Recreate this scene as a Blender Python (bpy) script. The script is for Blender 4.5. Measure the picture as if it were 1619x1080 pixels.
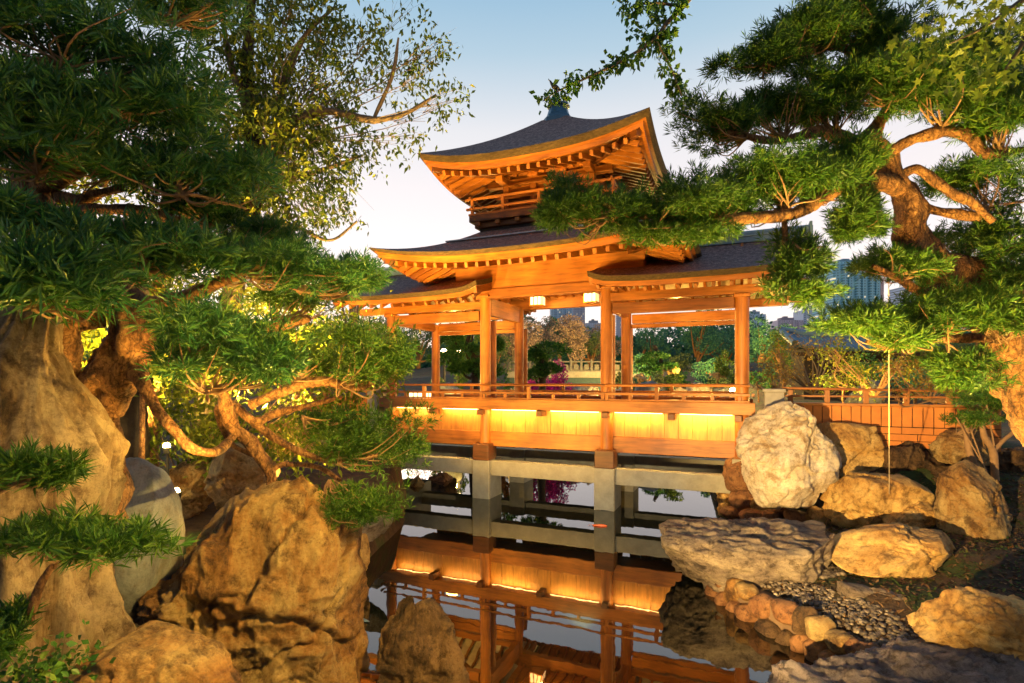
import bpy, bmesh, math, random
import numpy as np
from mathutils import Vector
R = math.radians
for o in list(bpy.data.objects): bpy.data.objects.remove(o)
S = bpy.context.scene; C = S.collection

# ------------------------------------------------------------------ camera
F, HX, HY, EYE = 850.0, 809.5, 602.0, 3.15
cd = bpy.data.cameras.new('camera'); cam = bpy.data.objects.new('camera', cd); C.objects.link(cam)
cam.location = (0, 0, EYE); cam.rotation_euler = (R(90), 0, 0)
cd.sensor_width = 36; cd.lens = 36*F/1619; cd.shift_y = (HY-540)/1619; cd.clip_start = .05; cd.clip_end = 3000
S.camera = cam
# ------------------------------------------------------------------ world, sun, exposure
W = bpy.data.worlds.new('World'); S.world = W; W.use_nodes = True
nt = W.node_tree; nt.nodes.clear()
out = nt.nodes.new('ShaderNodeOutputWorld'); bg = nt.nodes.new('ShaderNodeBackground')
sky = nt.nodes.new('ShaderNodeTexSky'); sky.sky_type = 'NISHITA'; sky.sun_disc = False
SUN_EL, SUN_AZ = 4.0, -12.0           # the sun has gone down just behind the pavilion, a little to its left
sky.sun_elevation = R(SUN_EL); sky.sun_rotation = R(SUN_AZ); sky.air_density = 1.0; sky.dust_density = 0.6; sky.ozone_density = 3.0
hs = nt.nodes.new('ShaderNodeHueSaturation'); hs.inputs['Saturation'].default_value = 1.0
hs.inputs['Saturation'].default_value = .7
# dusk sky by true direction: bright afterglow in front (+Y), dim blue behind; on top of the Nishita sky
tc = nt.nodes.new('ShaderNodeTexCoord'); sx = nt.nodes.new('ShaderNodeSeparateXYZ'); nt.links.new(tc.outputs['Generated'], sx.inputs[0])
rp = nt.nodes.new('ShaderNodeValToRGB'); E_ = rp.color_ramp.elements
STOPS = [(.0, (1.17, .95, .82)), (.12, (1.12, .97, .89)), (.24, (.98, .88, .86)), (.33, (.90, .83, .83)), (.42, (.78, .77, .79)), (.52, (.44, .59, .70)), (.62, (.24, .45, .64)), (1, (.06, .17, .34))]
while len(E_) < len(STOPS): E_.new(.5)
for k_, (p_, c_) in enumerate(STOPS): E_[k_].position = p_; E_[k_].color = (*c_, 1)
nt.links.new(sx.outputs['Z'], rp.inputs[0])
mr = nt.nodes.new('ShaderNodeMapRange'); mr.interpolation_type = 'SMOOTHSTEP'; mr.inputs[1].default_value = -.7; mr.inputs[2].default_value = .75; mr.inputs[3].default_value = .48; mr.inputs[4].default_value = 1.0
nt.links.new(sx.outputs['Y'], mr.inputs[0])
vm = nt.nodes.new('ShaderNodeVectorMath'); vm.operation = 'SCALE'; nt.links.new(rp.outputs[0], vm.inputs[0]); nt.links.new(mr.outputs[0], vm.inputs['Scale'])
nm = nt.nodes.new('ShaderNodeVectorMath'); nm.operation = 'SCALE'; nm.inputs['Scale'].default_value = .03; nt.links.new(sky.outputs[0], hs.inputs['Color']); nt.links.new(hs.outputs[0], nm.inputs[0])
ad = nt.nodes.new('ShaderNodeVectorMath'); ad.operation = 'ADD'; nt.links.new(vm.outputs[0], ad.inputs[0]); nt.links.new(nm.outputs[0], ad.inputs[1])
bg.inputs['Strength'].default_value = .84; nt.links.new(ad.outputs[0], bg.inputs[0]); nt.links.new(bg.outputs[0], out.inputs[0])
sd = bpy.data.lights.new('sun', 'SUN'); sd.energy = .25; sd.angle = R(15); sd.color = (1, .72, .55)
so = bpy.data.objects.new('sun', sd); C.objects.link(so)
so.rotation_euler = (R(90-SUN_EL), 0, R(-SUN_AZ+180))
S.view_settings.view_transform = 'Standard'; S.view_settings.look = 'None'; S.view_settings.exposure = 0.3; S.view_settings.gamma = 1
S.render.engine = 'CYCLES'
S.cycles.use_denoising = True; S.cycles.max_bounces = 6; S.cycles.diffuse_bounces = 3; S.cycles.glossy_bounces = 4
S.cycles.transmission_bounces = 2; S.cycles.transparent_max_bounces = 4; S.cycles.caustics_reflective = False; S.cycles.caustics_refractive = False
S.cycles.sample_clamp_indirect = 6

AMBER = (1.0, .55, .10); WARM = (1.0, .62, .14)
def P(px, py, Z): return np.array([(px-HX)*Z/F, Z, EYE+(HY-py)*Z/F])
def lamp(loc, target, energy, color=AMBER, angle=80, blend=.6, radius=.04):
    l = bpy.data.lights.new('flood_or_fill', 'SPOT'); l.energy = energy; l.color = color; l.spot_size = R(angle); l.spot_blend = blend; l.shadow_soft_size = radius
    o = bpy.data.objects.new('flood_or_fill', l); C.objects.link(o); o.location = tuple(loc)
    o.rotation_euler = (Vector(tuple(target))-Vector(tuple(loc))).to_track_quat('-Z', 'Y').to_euler(); return o
def bulb_or_fill(loc, energy, color=WARM, radius=.06):
    l = bpy.data.lights.new('bulb_or_fill', 'POINT'); l.energy = energy; l.color = color; l.shadow_soft_size = radius
    o = bpy.data.objects.new('bulb_or_fill', l); C.objects.link(o); o.location = tuple(loc); return o
# floods in the garden, plus a few added fills; most of the flood lamps stand outside the frame or behind rocks and trunks
lamp((-2.15, 9.3, 1.0), (1.2, 14.5, 5.4), 1950, AMBER, 95)       # left bank, up at the pavilion
lamp((3.0, 9.0, .8), (2.0, 13.5, 5.8), 1000, AMBER, 75)         # right bank, up under the eaves
lamp((-1.6, .6, 1.75), (6.0, 10.0, 1.9), 11500, (1, .64, .22), 36, .8)            # across the pond on the right rocks
lamp((1.6, 2.0, 5.0), (-2.0, 4.8, 1.4), 2500, WARM, 60)
lamp((-1.05, 3.3, 1.5), (-.75, 5.0, .6), 55, WARM, 50)           # on the left boulders
lamp((3.3, 3.2, .9), (4.3, 5.6, 5.0), 2800, WARM, 105)           # up into the right tree
lamp((2.2, 3.2, 1.0), (2.2, 4.8, 4.6), 800, WARM, 105)           # up under its long branch
lamp((5.6, 7.2, 1.0), (4.6, 5.6, 5.4), 800, AMBER, 125)          # from behind its trunk
lamp((-2.75, 5.6, 1.7), (-2.7, 4.2, 4.4), 4500, AMBER, 130)
lamp((-2.05, 4.15, 2.3), (-2.3, 4.0, 4.4), 260, AMBER, 140)
lamp((-3.6, 4.6, 2.6), (-3.2, 4.0, 5.0), 1100, AMBER, 140)
lamp((.9, 6.5, .15), (1.2, 13.6, .9), 1200, (1, .75, .40), 60)            # low, on the piers
lamp((-3.9, 8.9, 2.6), (-4.2, 9.8, 5.6), 5500, AMBER, 150)
lamp((-6.5, 8.6, 2.4), (-6.2, 9.8, 5.2), 4500, AMBER, 150)
lamp((-2.9, 8.6, 2.2), (-3.3, 9.8, 6.6), 3600, AMBER, 110)     # up into the airy tree
       # behind the golden boulder, up into the left tree
lamp((-4.3, 7.6, 1.7), (-4.2, 9.6, 4.6), 4500, AMBER, 140)       # left bank shrubs
lamp((-2.8, 7.2, 1.6), (-1.6, 5.2, 3.2), 420, AMBER, 120)
lamp((-.5, 1.6, 1.2), (-2.4, 3.8, 2.6), 130, WARM, 90)           # low shrubs at the standing rock
lamp((7.7, 8.7, 1.15), (8.1, 9.2, 2.3), 40, WARM, 90)  # small fill added to brighten the small podocarpus trunks
lamp((8.2, 12.4, 2.3), (7.9, 12.6, 4.4), 420, AMBER, 150)
lamp((2.0, 3.3, 1.7), (4.4, 5.3, .5), 30, WARM, 70)  # fill added to brighten the golden ridged rock and cobbles
lamp((1.9, 2.2, 2.2), (3.75, 5.35, 4.5), 700, AMBER, 34)
lamp((2.5, 1.9, 2.0), (2.8, 3.2, 5.2), 170, WARM, 70)  # fill added to brighten the maple leaves from below
lamp((.6, 1.5, 1.4), (-2.0, 3.9, 3.6), 1000, WARM, 80)          # front fill added to brighten the left tree

# ------------------------------------------------------------------ numpy noise
def unit(v): return v/(np.linalg.norm(v, axis=-1, keepdims=True)+1e-9)
def _h(i, j, k, s):
    n = (i*374761393 + j*668265263 + k*2147483647 + s*974711) & 0xffffffff
    n = ((n ^ (n >> 13))*1274126177) & 0xffffffff
    n = ((n ^ (n >> 16))*2246822519) & 0xffffffff
    return ((n ^ (n >> 15)) & 0xffff)/65535.0*2-1
def vnoise(p, s=0):
    p = np.asarray(p, float); i = np.floor(p).astype(np.int64); f = p-i; f = f*f*f*(f*(f*6-15)+10)
    r = 0
    for a in (0, 1):
        for b in (0, 1):
            for c in (0, 1):
                w = (f[:, 0] if a else 1-f[:, 0])*(f[:, 1] if b else 1-f[:, 1])*(f[:, 2] if c else 1-f[:, 2])
                r = r+w*_h(i[:, 0]+a, i[:, 1]+b, i[:, 2]+c, s)
    return r
def fbm(p, oct=4, s=0, gain=.5):
    r = 0; a = 1
    for k in range(oct): r = r+a*vnoise(p, s+k*17); p = p*2.03+3.7; a *= gain
    return r
def ridged(p, oct=4, s=0):
    r = 0; a = 1
    for k in range(oct): r = r+a*(1-2*np.abs(vnoise(p, s+k*13))); p = p*2.1+1.3; a *= .5
    return r

# ------------------------------------------------------------------ materials
def mat(name, build):
    m = bpy.data.materials.new(name); m.use_nodes = True; n = m.node_tree.nodes; l = m.node_tree.links
    b = n['Principled BSDF']; build(n, l, b); return m
def ramp(n, stops):
    r = n.new('ShaderNodeValToRGB'); e = r.color_ramp.elements
    while len(e) < len(stops): e.new(.5)
    for k, (p, c) in enumerate(stops): e[k].position = p; e[k].color = (*c, 1)
    return r
def noise(n, l, scale, detail=6, rough=.6, stretch=None, coord='Object'):
    t = n.new('ShaderNodeTexCoord'); x = n.new('ShaderNodeTexNoise'); x.inputs['Scale'].default_value = scale
    x.inputs['Detail'].default_value = detail; x.inputs['Roughness'].default_value = rough
    if stretch:
        mp = n.new('ShaderNodeMapping'); mp.inputs['Scale'].default_value = stretch
        l.new(t.outputs[coord], mp.inputs[0]); l.new(mp.outputs[0], x.inputs['Vector'])
    else: l.new(t.outputs[coord], x.inputs['Vector'])
    return x
def bump(n, l, src, b, strength=.3, dist=.02, prev=None):
    u = n.new('ShaderNodeBump'); u.inputs['Strength'].default_value = strength; u.inputs['Distance'].default_value = dist
    l.new(src, u.inputs['Height'])
    if prev: l.new(prev.outputs[0], u.inputs['Normal'])
    l.new(u.outputs[0], b.inputs['Normal']); return u
def plain(name, col, rough=.6, metal=0, var=.25, scale=6, bmp=.15):
    def f(n, l, b):
        x = noise(n, l, scale, 8, .7); c = np.array(col)
        r = ramp(n, [(.3, c*(1-var)), (.7, np.minimum(c*(1+var), 1))]); l.new(x.outputs[0], r.inputs[0]); l.new(r.outputs[0], b.inputs['Base Color'])
        b.inputs['Roughness'].default_value = rough; b.inputs['Metallic'].default_value = metal
        if bmp: bump(n, l, noise(n, l, scale*6).outputs[0], b, bmp, .01)
    return mat(name, f)
def wood(name, c, stretch, dark=.55, rough=.5):
    def f(n, l, b):
        c0 = np.array(c); x = noise(n, l, 3.0, 8, .65, stretch); y = noise(n, l, .9, 3, .5)
        r = ramp(n, [(.3, c0*dark*.8), (.48, c0*.8), (.62, c0), (.8, np.minimum(c0*1.2, 1))]); l.new(x.outputs[0], r.inputs[0])
        r2 = ramp(n, [(.3, (.5, .42, .36)), (.6, (1, 1, 1))]); l.new(y.outputs[0], r2.inputs[0])
        m = n.new('ShaderNodeMix'); m.data_type = 'RGBA'; m.blend_type = 'MULTIPLY'; m.inputs[0].default_value = 1
        l.new(r.outputs[0], m.inputs[6]); l.new(r2.outputs[0], m.inputs[7]); l.new(m.outputs[2], b.inputs['Base Color'])
        oi = n.new('ShaderNodeObjectInfo'); r4 = ramp(n, [(0, (.62, .58, .55)), (.5, (.9, .9, .9)), (1, (1.08, 1.12, 1.2))]); l.new(oi.outputs['Random'], r4.inputs[0]); m2 = n.new('ShaderNodeMix'); m2.data_type = 'RGBA'; m2.blend_type = 'MULTIPLY'; m2.inputs[0].default_value = 1; l.new(m.outputs[2], m2.inputs[6]); l.new(r4.outputs[0], m2.inputs[7]); l.new(m2.outputs[2], b.inputs['Base Color'])
        b.inputs['Roughness'].default_value = rough; bump(n, l, x.outputs[0], b, .2, .015)
    return mat(name, f)
def emit(name, col, k):
    def f(n, l, b):
        b.inputs['Base Color'].default_value = (*col, 1); b.inputs['Emission Color'].default_value = (*col, 1); b.inputs['Emission Strength'].default_value = k
    return mat(name, f)
def leafmat(name, a, b_, c, rough=.42, trans=.3, spec=.3):
    m = bpy.data.materials.new(name); m.use_nodes = True; n = m.node_tree.nodes; l = m.node_tree.links; b = n['Principled BSDF']; o = n['Material Output']
    g = n.new('ShaderNodeNewGeometry'); r = ramp(n, [(.0, a), (.55, b_), (1., c)]); l.new(g.outputs['Random Per Island'], r.inputs[0])
    x = noise(n, l, 1.6, 2); r2 = ramp(n, [(.35, (.6, .65, .65)), (.65, (1.15, 1.1, 1))]); l.new(x.outputs[0], r2.inputs[0])
    mx = n.new('ShaderNodeMix'); mx.data_type = 'RGBA'; mx.blend_type = 'MULTIPLY'; mx.inputs[0].default_value = 1; l.new(r.outputs[0], mx.inputs[6]); l.new(r2.outputs[0], mx.inputs[7])
    l.new(mx.outputs[2], b.inputs['Base Color']); b.inputs['Roughness'].default_value = rough; b.inputs['Specular IOR Level'].default_value = spec
    t = n.new('ShaderNodeBsdfTranslucent'); l.new(mx.outputs[2], t.inputs[0]); s = n.new('ShaderNodeMixShader'); s.inputs[0].default_value = trans
    l.new(b.outputs[0], s.inputs[1]); l.new(t.outputs[0], s.inputs[2]); l.new(s.outputs[0], o.inputs[0]); return m
def rockmat(name, c1, c2, c3, scale=1.5, strata=None, bmp=.6, rough=.8, spots=.35, crack=.18):
    def f(n, l, b):
        x = noise(n, l, scale, 12, .72, strata); x.inputs['Distortion'].default_value = .6
        r = ramp(n, [(.36, c3), (.45, c2), (.55, c1), (.68, np.minimum(np.array(c1)*1.35, 1))]); l.new(x.outputs[0], r.inputs[0])
        y = noise(n, l, scale*5, 10, .75); r2 = ramp(n, [(.38, (spots, spots*.85, spots*.7)), (.5, (1, 1, 1))]); l.new(y.outputs[0], r2.inputs[0])
        def mul(p, q):
            m = n.new('ShaderNodeMix'); m.data_type = 'RGBA'; m.blend_type = 'MULTIPLY'; m.inputs[0].default_value = 1; l.new(p, m.inputs[6]); l.new(q, m.inputs[7]); return m.outputs[2]
        g_ = noise(n, l, scale*32, 6, .8); rg = ramp(n, [(.34, (.66, .62, .58)), (.5, (1, 1, 1)), (.7, (1.15, 1.12, 1.05))]); l.new(g_.outputs[0], rg.inputs[0])
        col = mul(mul(r.outputs[0], r2.outputs[0]), rg.outputs[0])
        t = n.new('ShaderNodeTexCoord'); wn = noise(n, l, scale*1.4, 6, .7); av = n.new('ShaderNodeVectorMath'); av.operation = 'MULTIPLY_ADD'; av.inputs[1].default_value = (.5, .5, .5)
        l.new(wn.outputs['Color'], av.inputs[0]); l.new(t.outputs['Object'], av.inputs[2])
        vo = n.new('ShaderNodeTexVoronoi'); vo.feature = 'DISTANCE_TO_EDGE'; vo.inputs['Scale'].default_value = scale*1.5; l.new(av.outputs[0], vo.inputs['Vector'])
        r3 = ramp(n, [(.0, (.35, .28, .2)), (.02, (1, 1, 1))]); l.new(vo.outputs[0], r3.inputs[0])
        k = n.new('ShaderNodeMix'); k.data_type = 'RGBA'; k.inputs[0].default_value = crack; k.inputs[6].default_value = (1, 1, 1, 1); l.new(r3.outputs[0], k.inputs[7]); col = mul(col, k.outputs[2])
        l.new(col, b.inputs['Base Color']); b.inputs['Roughness'].default_value = rough
        mn = n.new('ShaderNodeMath'); mn.operation = 'MINIMUM'; mn.inputs[1].default_value = .05; l.new(vo.outputs[0], mn.inputs[0])
        u0 = bump(n, l, mn.outputs[0], b, crack, .5); u = bump(n, l, y.outputs[0], b, bmp, .12, u0); v = noise(n, l, scale*16, 12, .85); bump(n, l, v.outputs[0], b, bmp, .05, u)
    return mat(name, f)
WU = wood('wood along beam', (.52, .185, .026), (.5, 6, 6)); WZ = wood('wood upright', (.52, .18, .025), (6, 6, .5)); WV = wood('wood crosswise', (.48, .165, .022), (6, .5, 6))
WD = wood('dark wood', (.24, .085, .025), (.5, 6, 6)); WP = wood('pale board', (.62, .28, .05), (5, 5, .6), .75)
M_thatch = mat('bark shingle', lambda n, l, b: (lambda x, y, r: (l.new(x.outputs[0], r.inputs[0]), l.new(r.outputs[0], b.inputs['Base Color']), b.inputs['Roughness'].__setattr__('default_value', .85), bump(n, l, x.outputs[0], b, .9, .03)))(noise(n, l, 13, 10, .85), 0, ramp(n, [(.36, (.035, .022, .024)), (.5, (.19, .12, .115)), (.62, (.46, .32, .30))])))
M_thedge = mat('shingle edge', lambda n, l, b: (lambda x, r: (l.new(x.outputs[0], r.inputs[0]), l.new(r.outputs[0], b.inputs['Base Color']), b.inputs['Roughness'].__setattr__('default_value', .9), bump(n, l, x.outputs[0], b, .8, .02)))(noise(n, l, 9, 7, .75, (1, 1, 6)), ramp(n, [(.35, (.015, .010, .006)), (.55, (.07, .045, .02)), (.75, (.13, .085, .04))])))
M_plaster = plain('pale ceiling board', (.72, .62, .48), .8)
M_stone = plain('dressed stone', (.33, .31, .25), .85, 0, .2, 4, .35); M_stoned = plain('grey post stone', (.33, .31, .28), .85, 0, .2, 4, .3)
M_bronze = plain('blue bronze', (.05, .13, .22), .4, .3, .35, 5, .2); M_tile = plain('blue roof tile', (.13, .22, .32), .5, 0, .3, 6, .1)
M_paper = emit('lantern paper', (1, .78, .34), 3.0); M_led = emit('light strip glow', (1, .66, .25), 7.0); M_bulb = emit('lamp lens glow', (1, .72, .35), 40)
M_black = plain('black metal', (.02, .02, .02), .5)
def f_bark(n, l, b):
    x = noise(n, l, 11, 10, .78, (1, 1, .5)); r = ramp(n, [(.38, (.04, .016, .006)), (.48, (.21, .095, .033)), (.62, (.42, .22, .08))]); l.new(x.outputs[0], r.inputs[0])
    t = n.new('ShaderNodeTexCoord'); wn = noise(n, l, 9, 4, .6); av = n.new('ShaderNodeVectorMath'); av.operation = 'MULTIPLY_ADD'; av.inputs[1].default_value = (.12, .12, .12); l.new(wn.outputs['Color'], av.inputs[0]); l.new(t.outputs['Object'], av.inputs[2])
    mp = n.new('ShaderNodeMapping'); mp.inputs['Scale'].default_value = (1, 1, .45); l.new(av.outputs[0], mp.inputs[0])
    vo = n.new('ShaderNodeTexVoronoi'); vo.feature = 'DISTANCE_TO_EDGE'; vo.inputs['Scale'].default_value = 17; l.new(mp.outputs[0], vo.inputs['Vector'])
    r2 = ramp(n, [(0, (.25, .2, .16)), (.09, (1, 1, 1))]); l.new(vo.outputs[0], r2.inputs[0]); m = n.new('ShaderNodeMix'); m.data_type = 'RGBA'; m.blend_type = 'MULTIPLY'; m.inputs[0].default_value = .8; l.new(r.outputs[0], m.inputs[6]); l.new(r2.outputs[0], m.inputs[7]); l.new(m.outputs[2], b.inputs['Base Color'])
    b.inputs['Roughness'].default_value = .8; u = bump(n, l, vo.outputs[0], b, .8, .06); bump(n, l, x.outputs[0], b, 1.0, .04, u)
M_bark = mat('bark', f_bark)
M_barkd = plain('dark bark', (.035, .025, .02), .9, 0, .5, 12, .8)
M_twig = plain('twig', (.24, .14, .07), .8, 0, .3, 12, 0); M_twigd = plain('grey twig', (.10, .075, .06), .8, 0, .3, 12, 0)
L_podo = leafmat('narrow dark leaf', (.025, .115, .035), (.055, .18, .04), (.15, .27, .04), .38, .25)
L_podr = leafmat('narrow green leaf', (.028, .10, .014), (.058, .155, .018), (.14, .23, .025), .42, .28)
L_broad = leafmat('broad olive leaf', (.045, .095, .014), (.09, .15, .018), (.17, .20, .03), .5, .4)
L_yel = leafmat('yellow green leaf', (.10, .16, .012), (.19, .25, .02), (.3, .32, .03), .5, .4)
L_maple = leafmat('maple leaf', (.08, .13, .02), (.12, .19, .025), (.19, .24, .03), .5, .5)
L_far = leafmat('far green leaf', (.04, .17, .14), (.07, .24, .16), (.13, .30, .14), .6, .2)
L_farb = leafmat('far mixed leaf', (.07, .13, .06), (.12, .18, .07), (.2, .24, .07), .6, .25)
L_lime = leafmat('lime leaf', (.07, .14, .02), (.12, .2, .03), (.17, .25, .04), .6, .4)
L_brown = leafmat('brown winter leaf', (.30, .20, .17), (.42, .30, .25), (.5, .38, .28), .7, .3)
L_gold = leafmat('golden leaf', (.2, .1, .02), (.25, .16, .03), (.22, .2, .04), .6, .35)
L_pine = leafmat('pine needle', (.03, .14, .035), (.06, .2, .04), (.12, .27, .05), .6, .15)
L_mag = leafmat('magenta bract', (.35, .01, .2), (.5, .015, .32), (.6, .04, .4), .6, .4)
L_dry = leafmat('dry fallen leaf', (.07, .035, .015), (.16, .08, .03), (.28, .17, .08), .8, .1)
K_gold = rockmat('golden rock', (.46, .32, .13), (.33, .165, .042), (.085, .034, .010), .9, None, .8, .8, .3)
K_tan = rockmat('tan streaked rock', (.44, .36, .24), (.32, .25, .16), (.12, .09, .06), .9, (2.2, 2.2, .45), .45, .8, .5, .15)
K_white = rockmat('white rock', (.66, .58, .46), (.58, .48, .34), (.34, .22, .10), 1.0, None, .5, .8, .55)
K_yel = rockmat('yellow sandstone', (.54, .36, .13), (.44, .25, .07), (.20, .09, .025), 1.0, None, .45)
K_grey = rockmat('smooth grey stone', (.17, .185, .20), (.14, .155, .17), (.09, .10, .115), 1.2, (3, 3, .6), .15, .7, .85, 0)
K_ledge = rockmat('layered rock', (.33, .265, .19), (.21, .16, .125), (.07, .052, .045), 1.4, (1, 1, 3), .7)
K_dark = rockmat('dark craggy rock', (.20, .115, .05), (.11, .058, .026), (.03, .017, .01), 2.2, (2, 2, .8), .9)
K_purple = rockmat('purple grey rock', (.30, .25, .25), (.19, .155, .16), (.075, .06, .063), 2.0, None, .9)
K_trunk = rockmat('pale streaked trunk', (.36, .27, .155), (.20, .125, .055), (.022, .012, .006), .8, (3.6, 3.6, .4), .8, .8, .4, 0)
K_red = rockmat('red river stone', (.26, .125, .05), (.19, .08, .03), (.09, .035, .015), 2.5, None, .4)

# ------------------------------------------------------------------ mesh builder
class MB:
    def __init__(s): s.v = []; s.f = []; s.m = []; s.n = 0; s.big = []
    def add(s, v, f, m=0):
        b = s.n; s.v.append(np.asarray(v, float).reshape(-1, 3)); s.n += len(s.v[-1])
        for q in f: s.f.append([i+b for i in q]); s.m.append(m)
    def addq(s, v, f, m=0):                        # many faces of the same size
        v = np.asarray(v, float).reshape(-1, 3); s.big.append((np.asarray(f)+s.n, m)); s.v.append(v); s.n += len(v)
    def box(s, x0, x1, y0, y1, z0, z1, m=0):
        s.add([(x0, y0, z0), (x1, y0, z0), (x1, y1, z0), (x0, y1, z0), (x0, y0, z1), (x1, y0, z1), (x1, y1, z1), (x0, y1, z1)],
              [(0, 3, 2, 1), (4, 5, 6, 7), (0, 1, 5, 4), (1, 2, 6, 5), (2, 3, 7, 6), (3, 0, 4, 7)], m)
    def bar(s, p, q, w, h, m=0):
        p = np.array(p, float); q = np.array(q, float); d = q-p; d /= np.linalg.norm(d); up = np.array([0, 0, 1.]) if abs(d[2]) < .95 else np.array([1., 0, 0])
        a = np.cross(d, up); a /= np.linalg.norm(a); b = np.cross(a, d); a = a*w/2; b = b*h/2
        s.add([p-a-b, p+a-b, p+a+b, p-a+b, q-a-b, q+a-b, q+a+b, q-a+b], [(0, 1, 2, 3), (7, 6, 5, 4), (4, 5, 1, 0), (5, 6, 2, 1), (6, 7, 3, 2), (7, 4, 0, 3)], m)
    def lathe(s, x, y, prof, n=20, m=0, ph=0):
        a = np.arange(n)*2*math.pi/n+ph; v = []
        for r, z in prof: v += [(x+r*math.cos(t), y+r*math.sin(t), z) for t in a]
        k = len(prof); f = [[j*n+i, j*n+(i+1) % n, (j+1)*n+(i+1) % n, (j+1)*n+i] for j in range(k-1) for i in range(n)]
        f += [list(range(n))[::-1], [(k-1)*n+i for i in range(n)]]; s.add(v, f, m)
    def tube(s, pts, n=8, m=0, rough=0, seed=0):   # pts: (x,y,z,r)
        pts = np.asarray(pts, float); k = len(pts); d = np.gradient(pts[:, :3], axis=0); d /= np.linalg.norm(d, axis=1)[:, None]+1e-9
        ref = np.array([.31, .9, .2]); a = np.cross(d, ref); a /= np.linalg.norm(a, axis=1)[:, None]+1e-9; b = np.cross(d, a)
        t = np.arange(n)*2*math.pi/n
        v = pts[:, None, :3]+pts[:, None, 3:4]*(np.cos(t)[None, :, None]*a[:, None]+np.sin(t)[None, :, None]*b[:, None])
        if rough:
            rough = rough*min(1, .45+float(pts[:, 3].max())*6)
            o = fbm(v.reshape(-1, 3)*np.array([7, 7, 3.5]), 4, seed).reshape(k, n, 1); v = pts[:, None, :3]+(v-pts[:, None, :3])*(1+rough*o)
        f = np.array([[j*n+i, j*n+(i+1) % n, (j+1)*n+(i+1) % n, (j+1)*n+i] for j in range(k-1) for i in range(n)])
        s.addq(v.reshape(-1, 3), f, m)
    def build(s, name, mats, parent=None, off=None, smooth=False, bevel=0):
        me = bpy.data.meshes.new(name); V = np.concatenate(s.v) if s.v else np.zeros((0, 3))
        if off is not None: V = V-np.asarray(off)
        loops = []; starts = []; mi = []; c = 0
        if s.f:
            ls = np.array([len(q) for q in s.f]); loops.append(np.concatenate([np.array(q) for q in s.f])); st = np.concatenate([[0], np.cumsum(ls)[:-1]]); starts.append(st); c = int(ls.sum()); mi.append(np.array(s.m))
        for q, m in s.big:
            k = q.shape[1]; loops.append(q.reshape(-1)); starts.append(c+np.arange(len(q))*k); c += q.size; mi.append(np.full(len(q), m))
        loops = np.concatenate(loops).astype(np.int32); starts = np.concatenate(starts).astype(np.int32); mi = np.concatenate(mi).astype(np.int32)
        me.vertices.add(len(V)); me.vertices.foreach_set('co', V.astype(np.float32).reshape(-1))
        me.loops.add(len(loops)); me.loops.foreach_set('vertex_index', loops)
        me.polygons.add(len(starts)); me.polygons.foreach_set('loop_start', starts)
        me.update(calc_edges=True)
        for m in (mats if isinstance(mats, (list, tuple)) else [mats]): me.materials.append(m)
        me.polygons.foreach_set('material_index', mi)
        me.polygons.foreach_set('use_smooth', np.full(len(starts), smooth, bool)); me.validate()
        o = bpy.data.objects.new(name, me); C.objects.link(o)
        if parent: o.parent = parent
        if bevel:
            bm = o.modifiers.new('bevel', 'BEVEL'); bm.width = bevel; bm.segments = 2; bm.limit_method = 'ANGLE'
        return o
def tag(o, label, cat, group=None):
    o['label'] = label; o['category'] = cat
    if group: o['group'] = group
    return o
def kind(o, k): o['kind'] = k; return o
def root(name, loc, label, cat, rz=0, group=None):
    o = bpy.data.objects.new(name, None); o.empty_display_size = .2; C.objects.link(o); o.location = tuple(loc); o.rotation_euler = (0, 0, rz); return tag(o, label, cat, group)
def one(mb, name, mats, loc, label, cat, group=None, smooth=False, bevel=0):
    o = mb.build(name, mats, None, loc, smooth, bevel); o.location = tuple(loc); return tag(o, label, cat, group)
def spline(pts, k=6):
    p = np.asarray(pts, float); q = np.vstack([2*p[0]-p[1], p, 2*p[-1]-p[-2]]); o = []
    for i in range(1, len(q)-2):
        for t in np.arange(k)/k:
            o.append(.5*((2*q[i])+(q[i+1]-q[i-1])*t+(2*q[i-1]-5*q[i]+4*q[i+1]-q[i+2])*t*t+(3*q[i]-q[i-1]-3*q[i+1]+q[i+2])*t**3))
    o.append(q[-2]); return np.array(o)
def pxs(pts):                                      # (px,py,Z,rpx) -> (x,y,z,r)
    return [(*P(a, b, Z), r*Z/F) for a, b, Z, r in pts]

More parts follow.
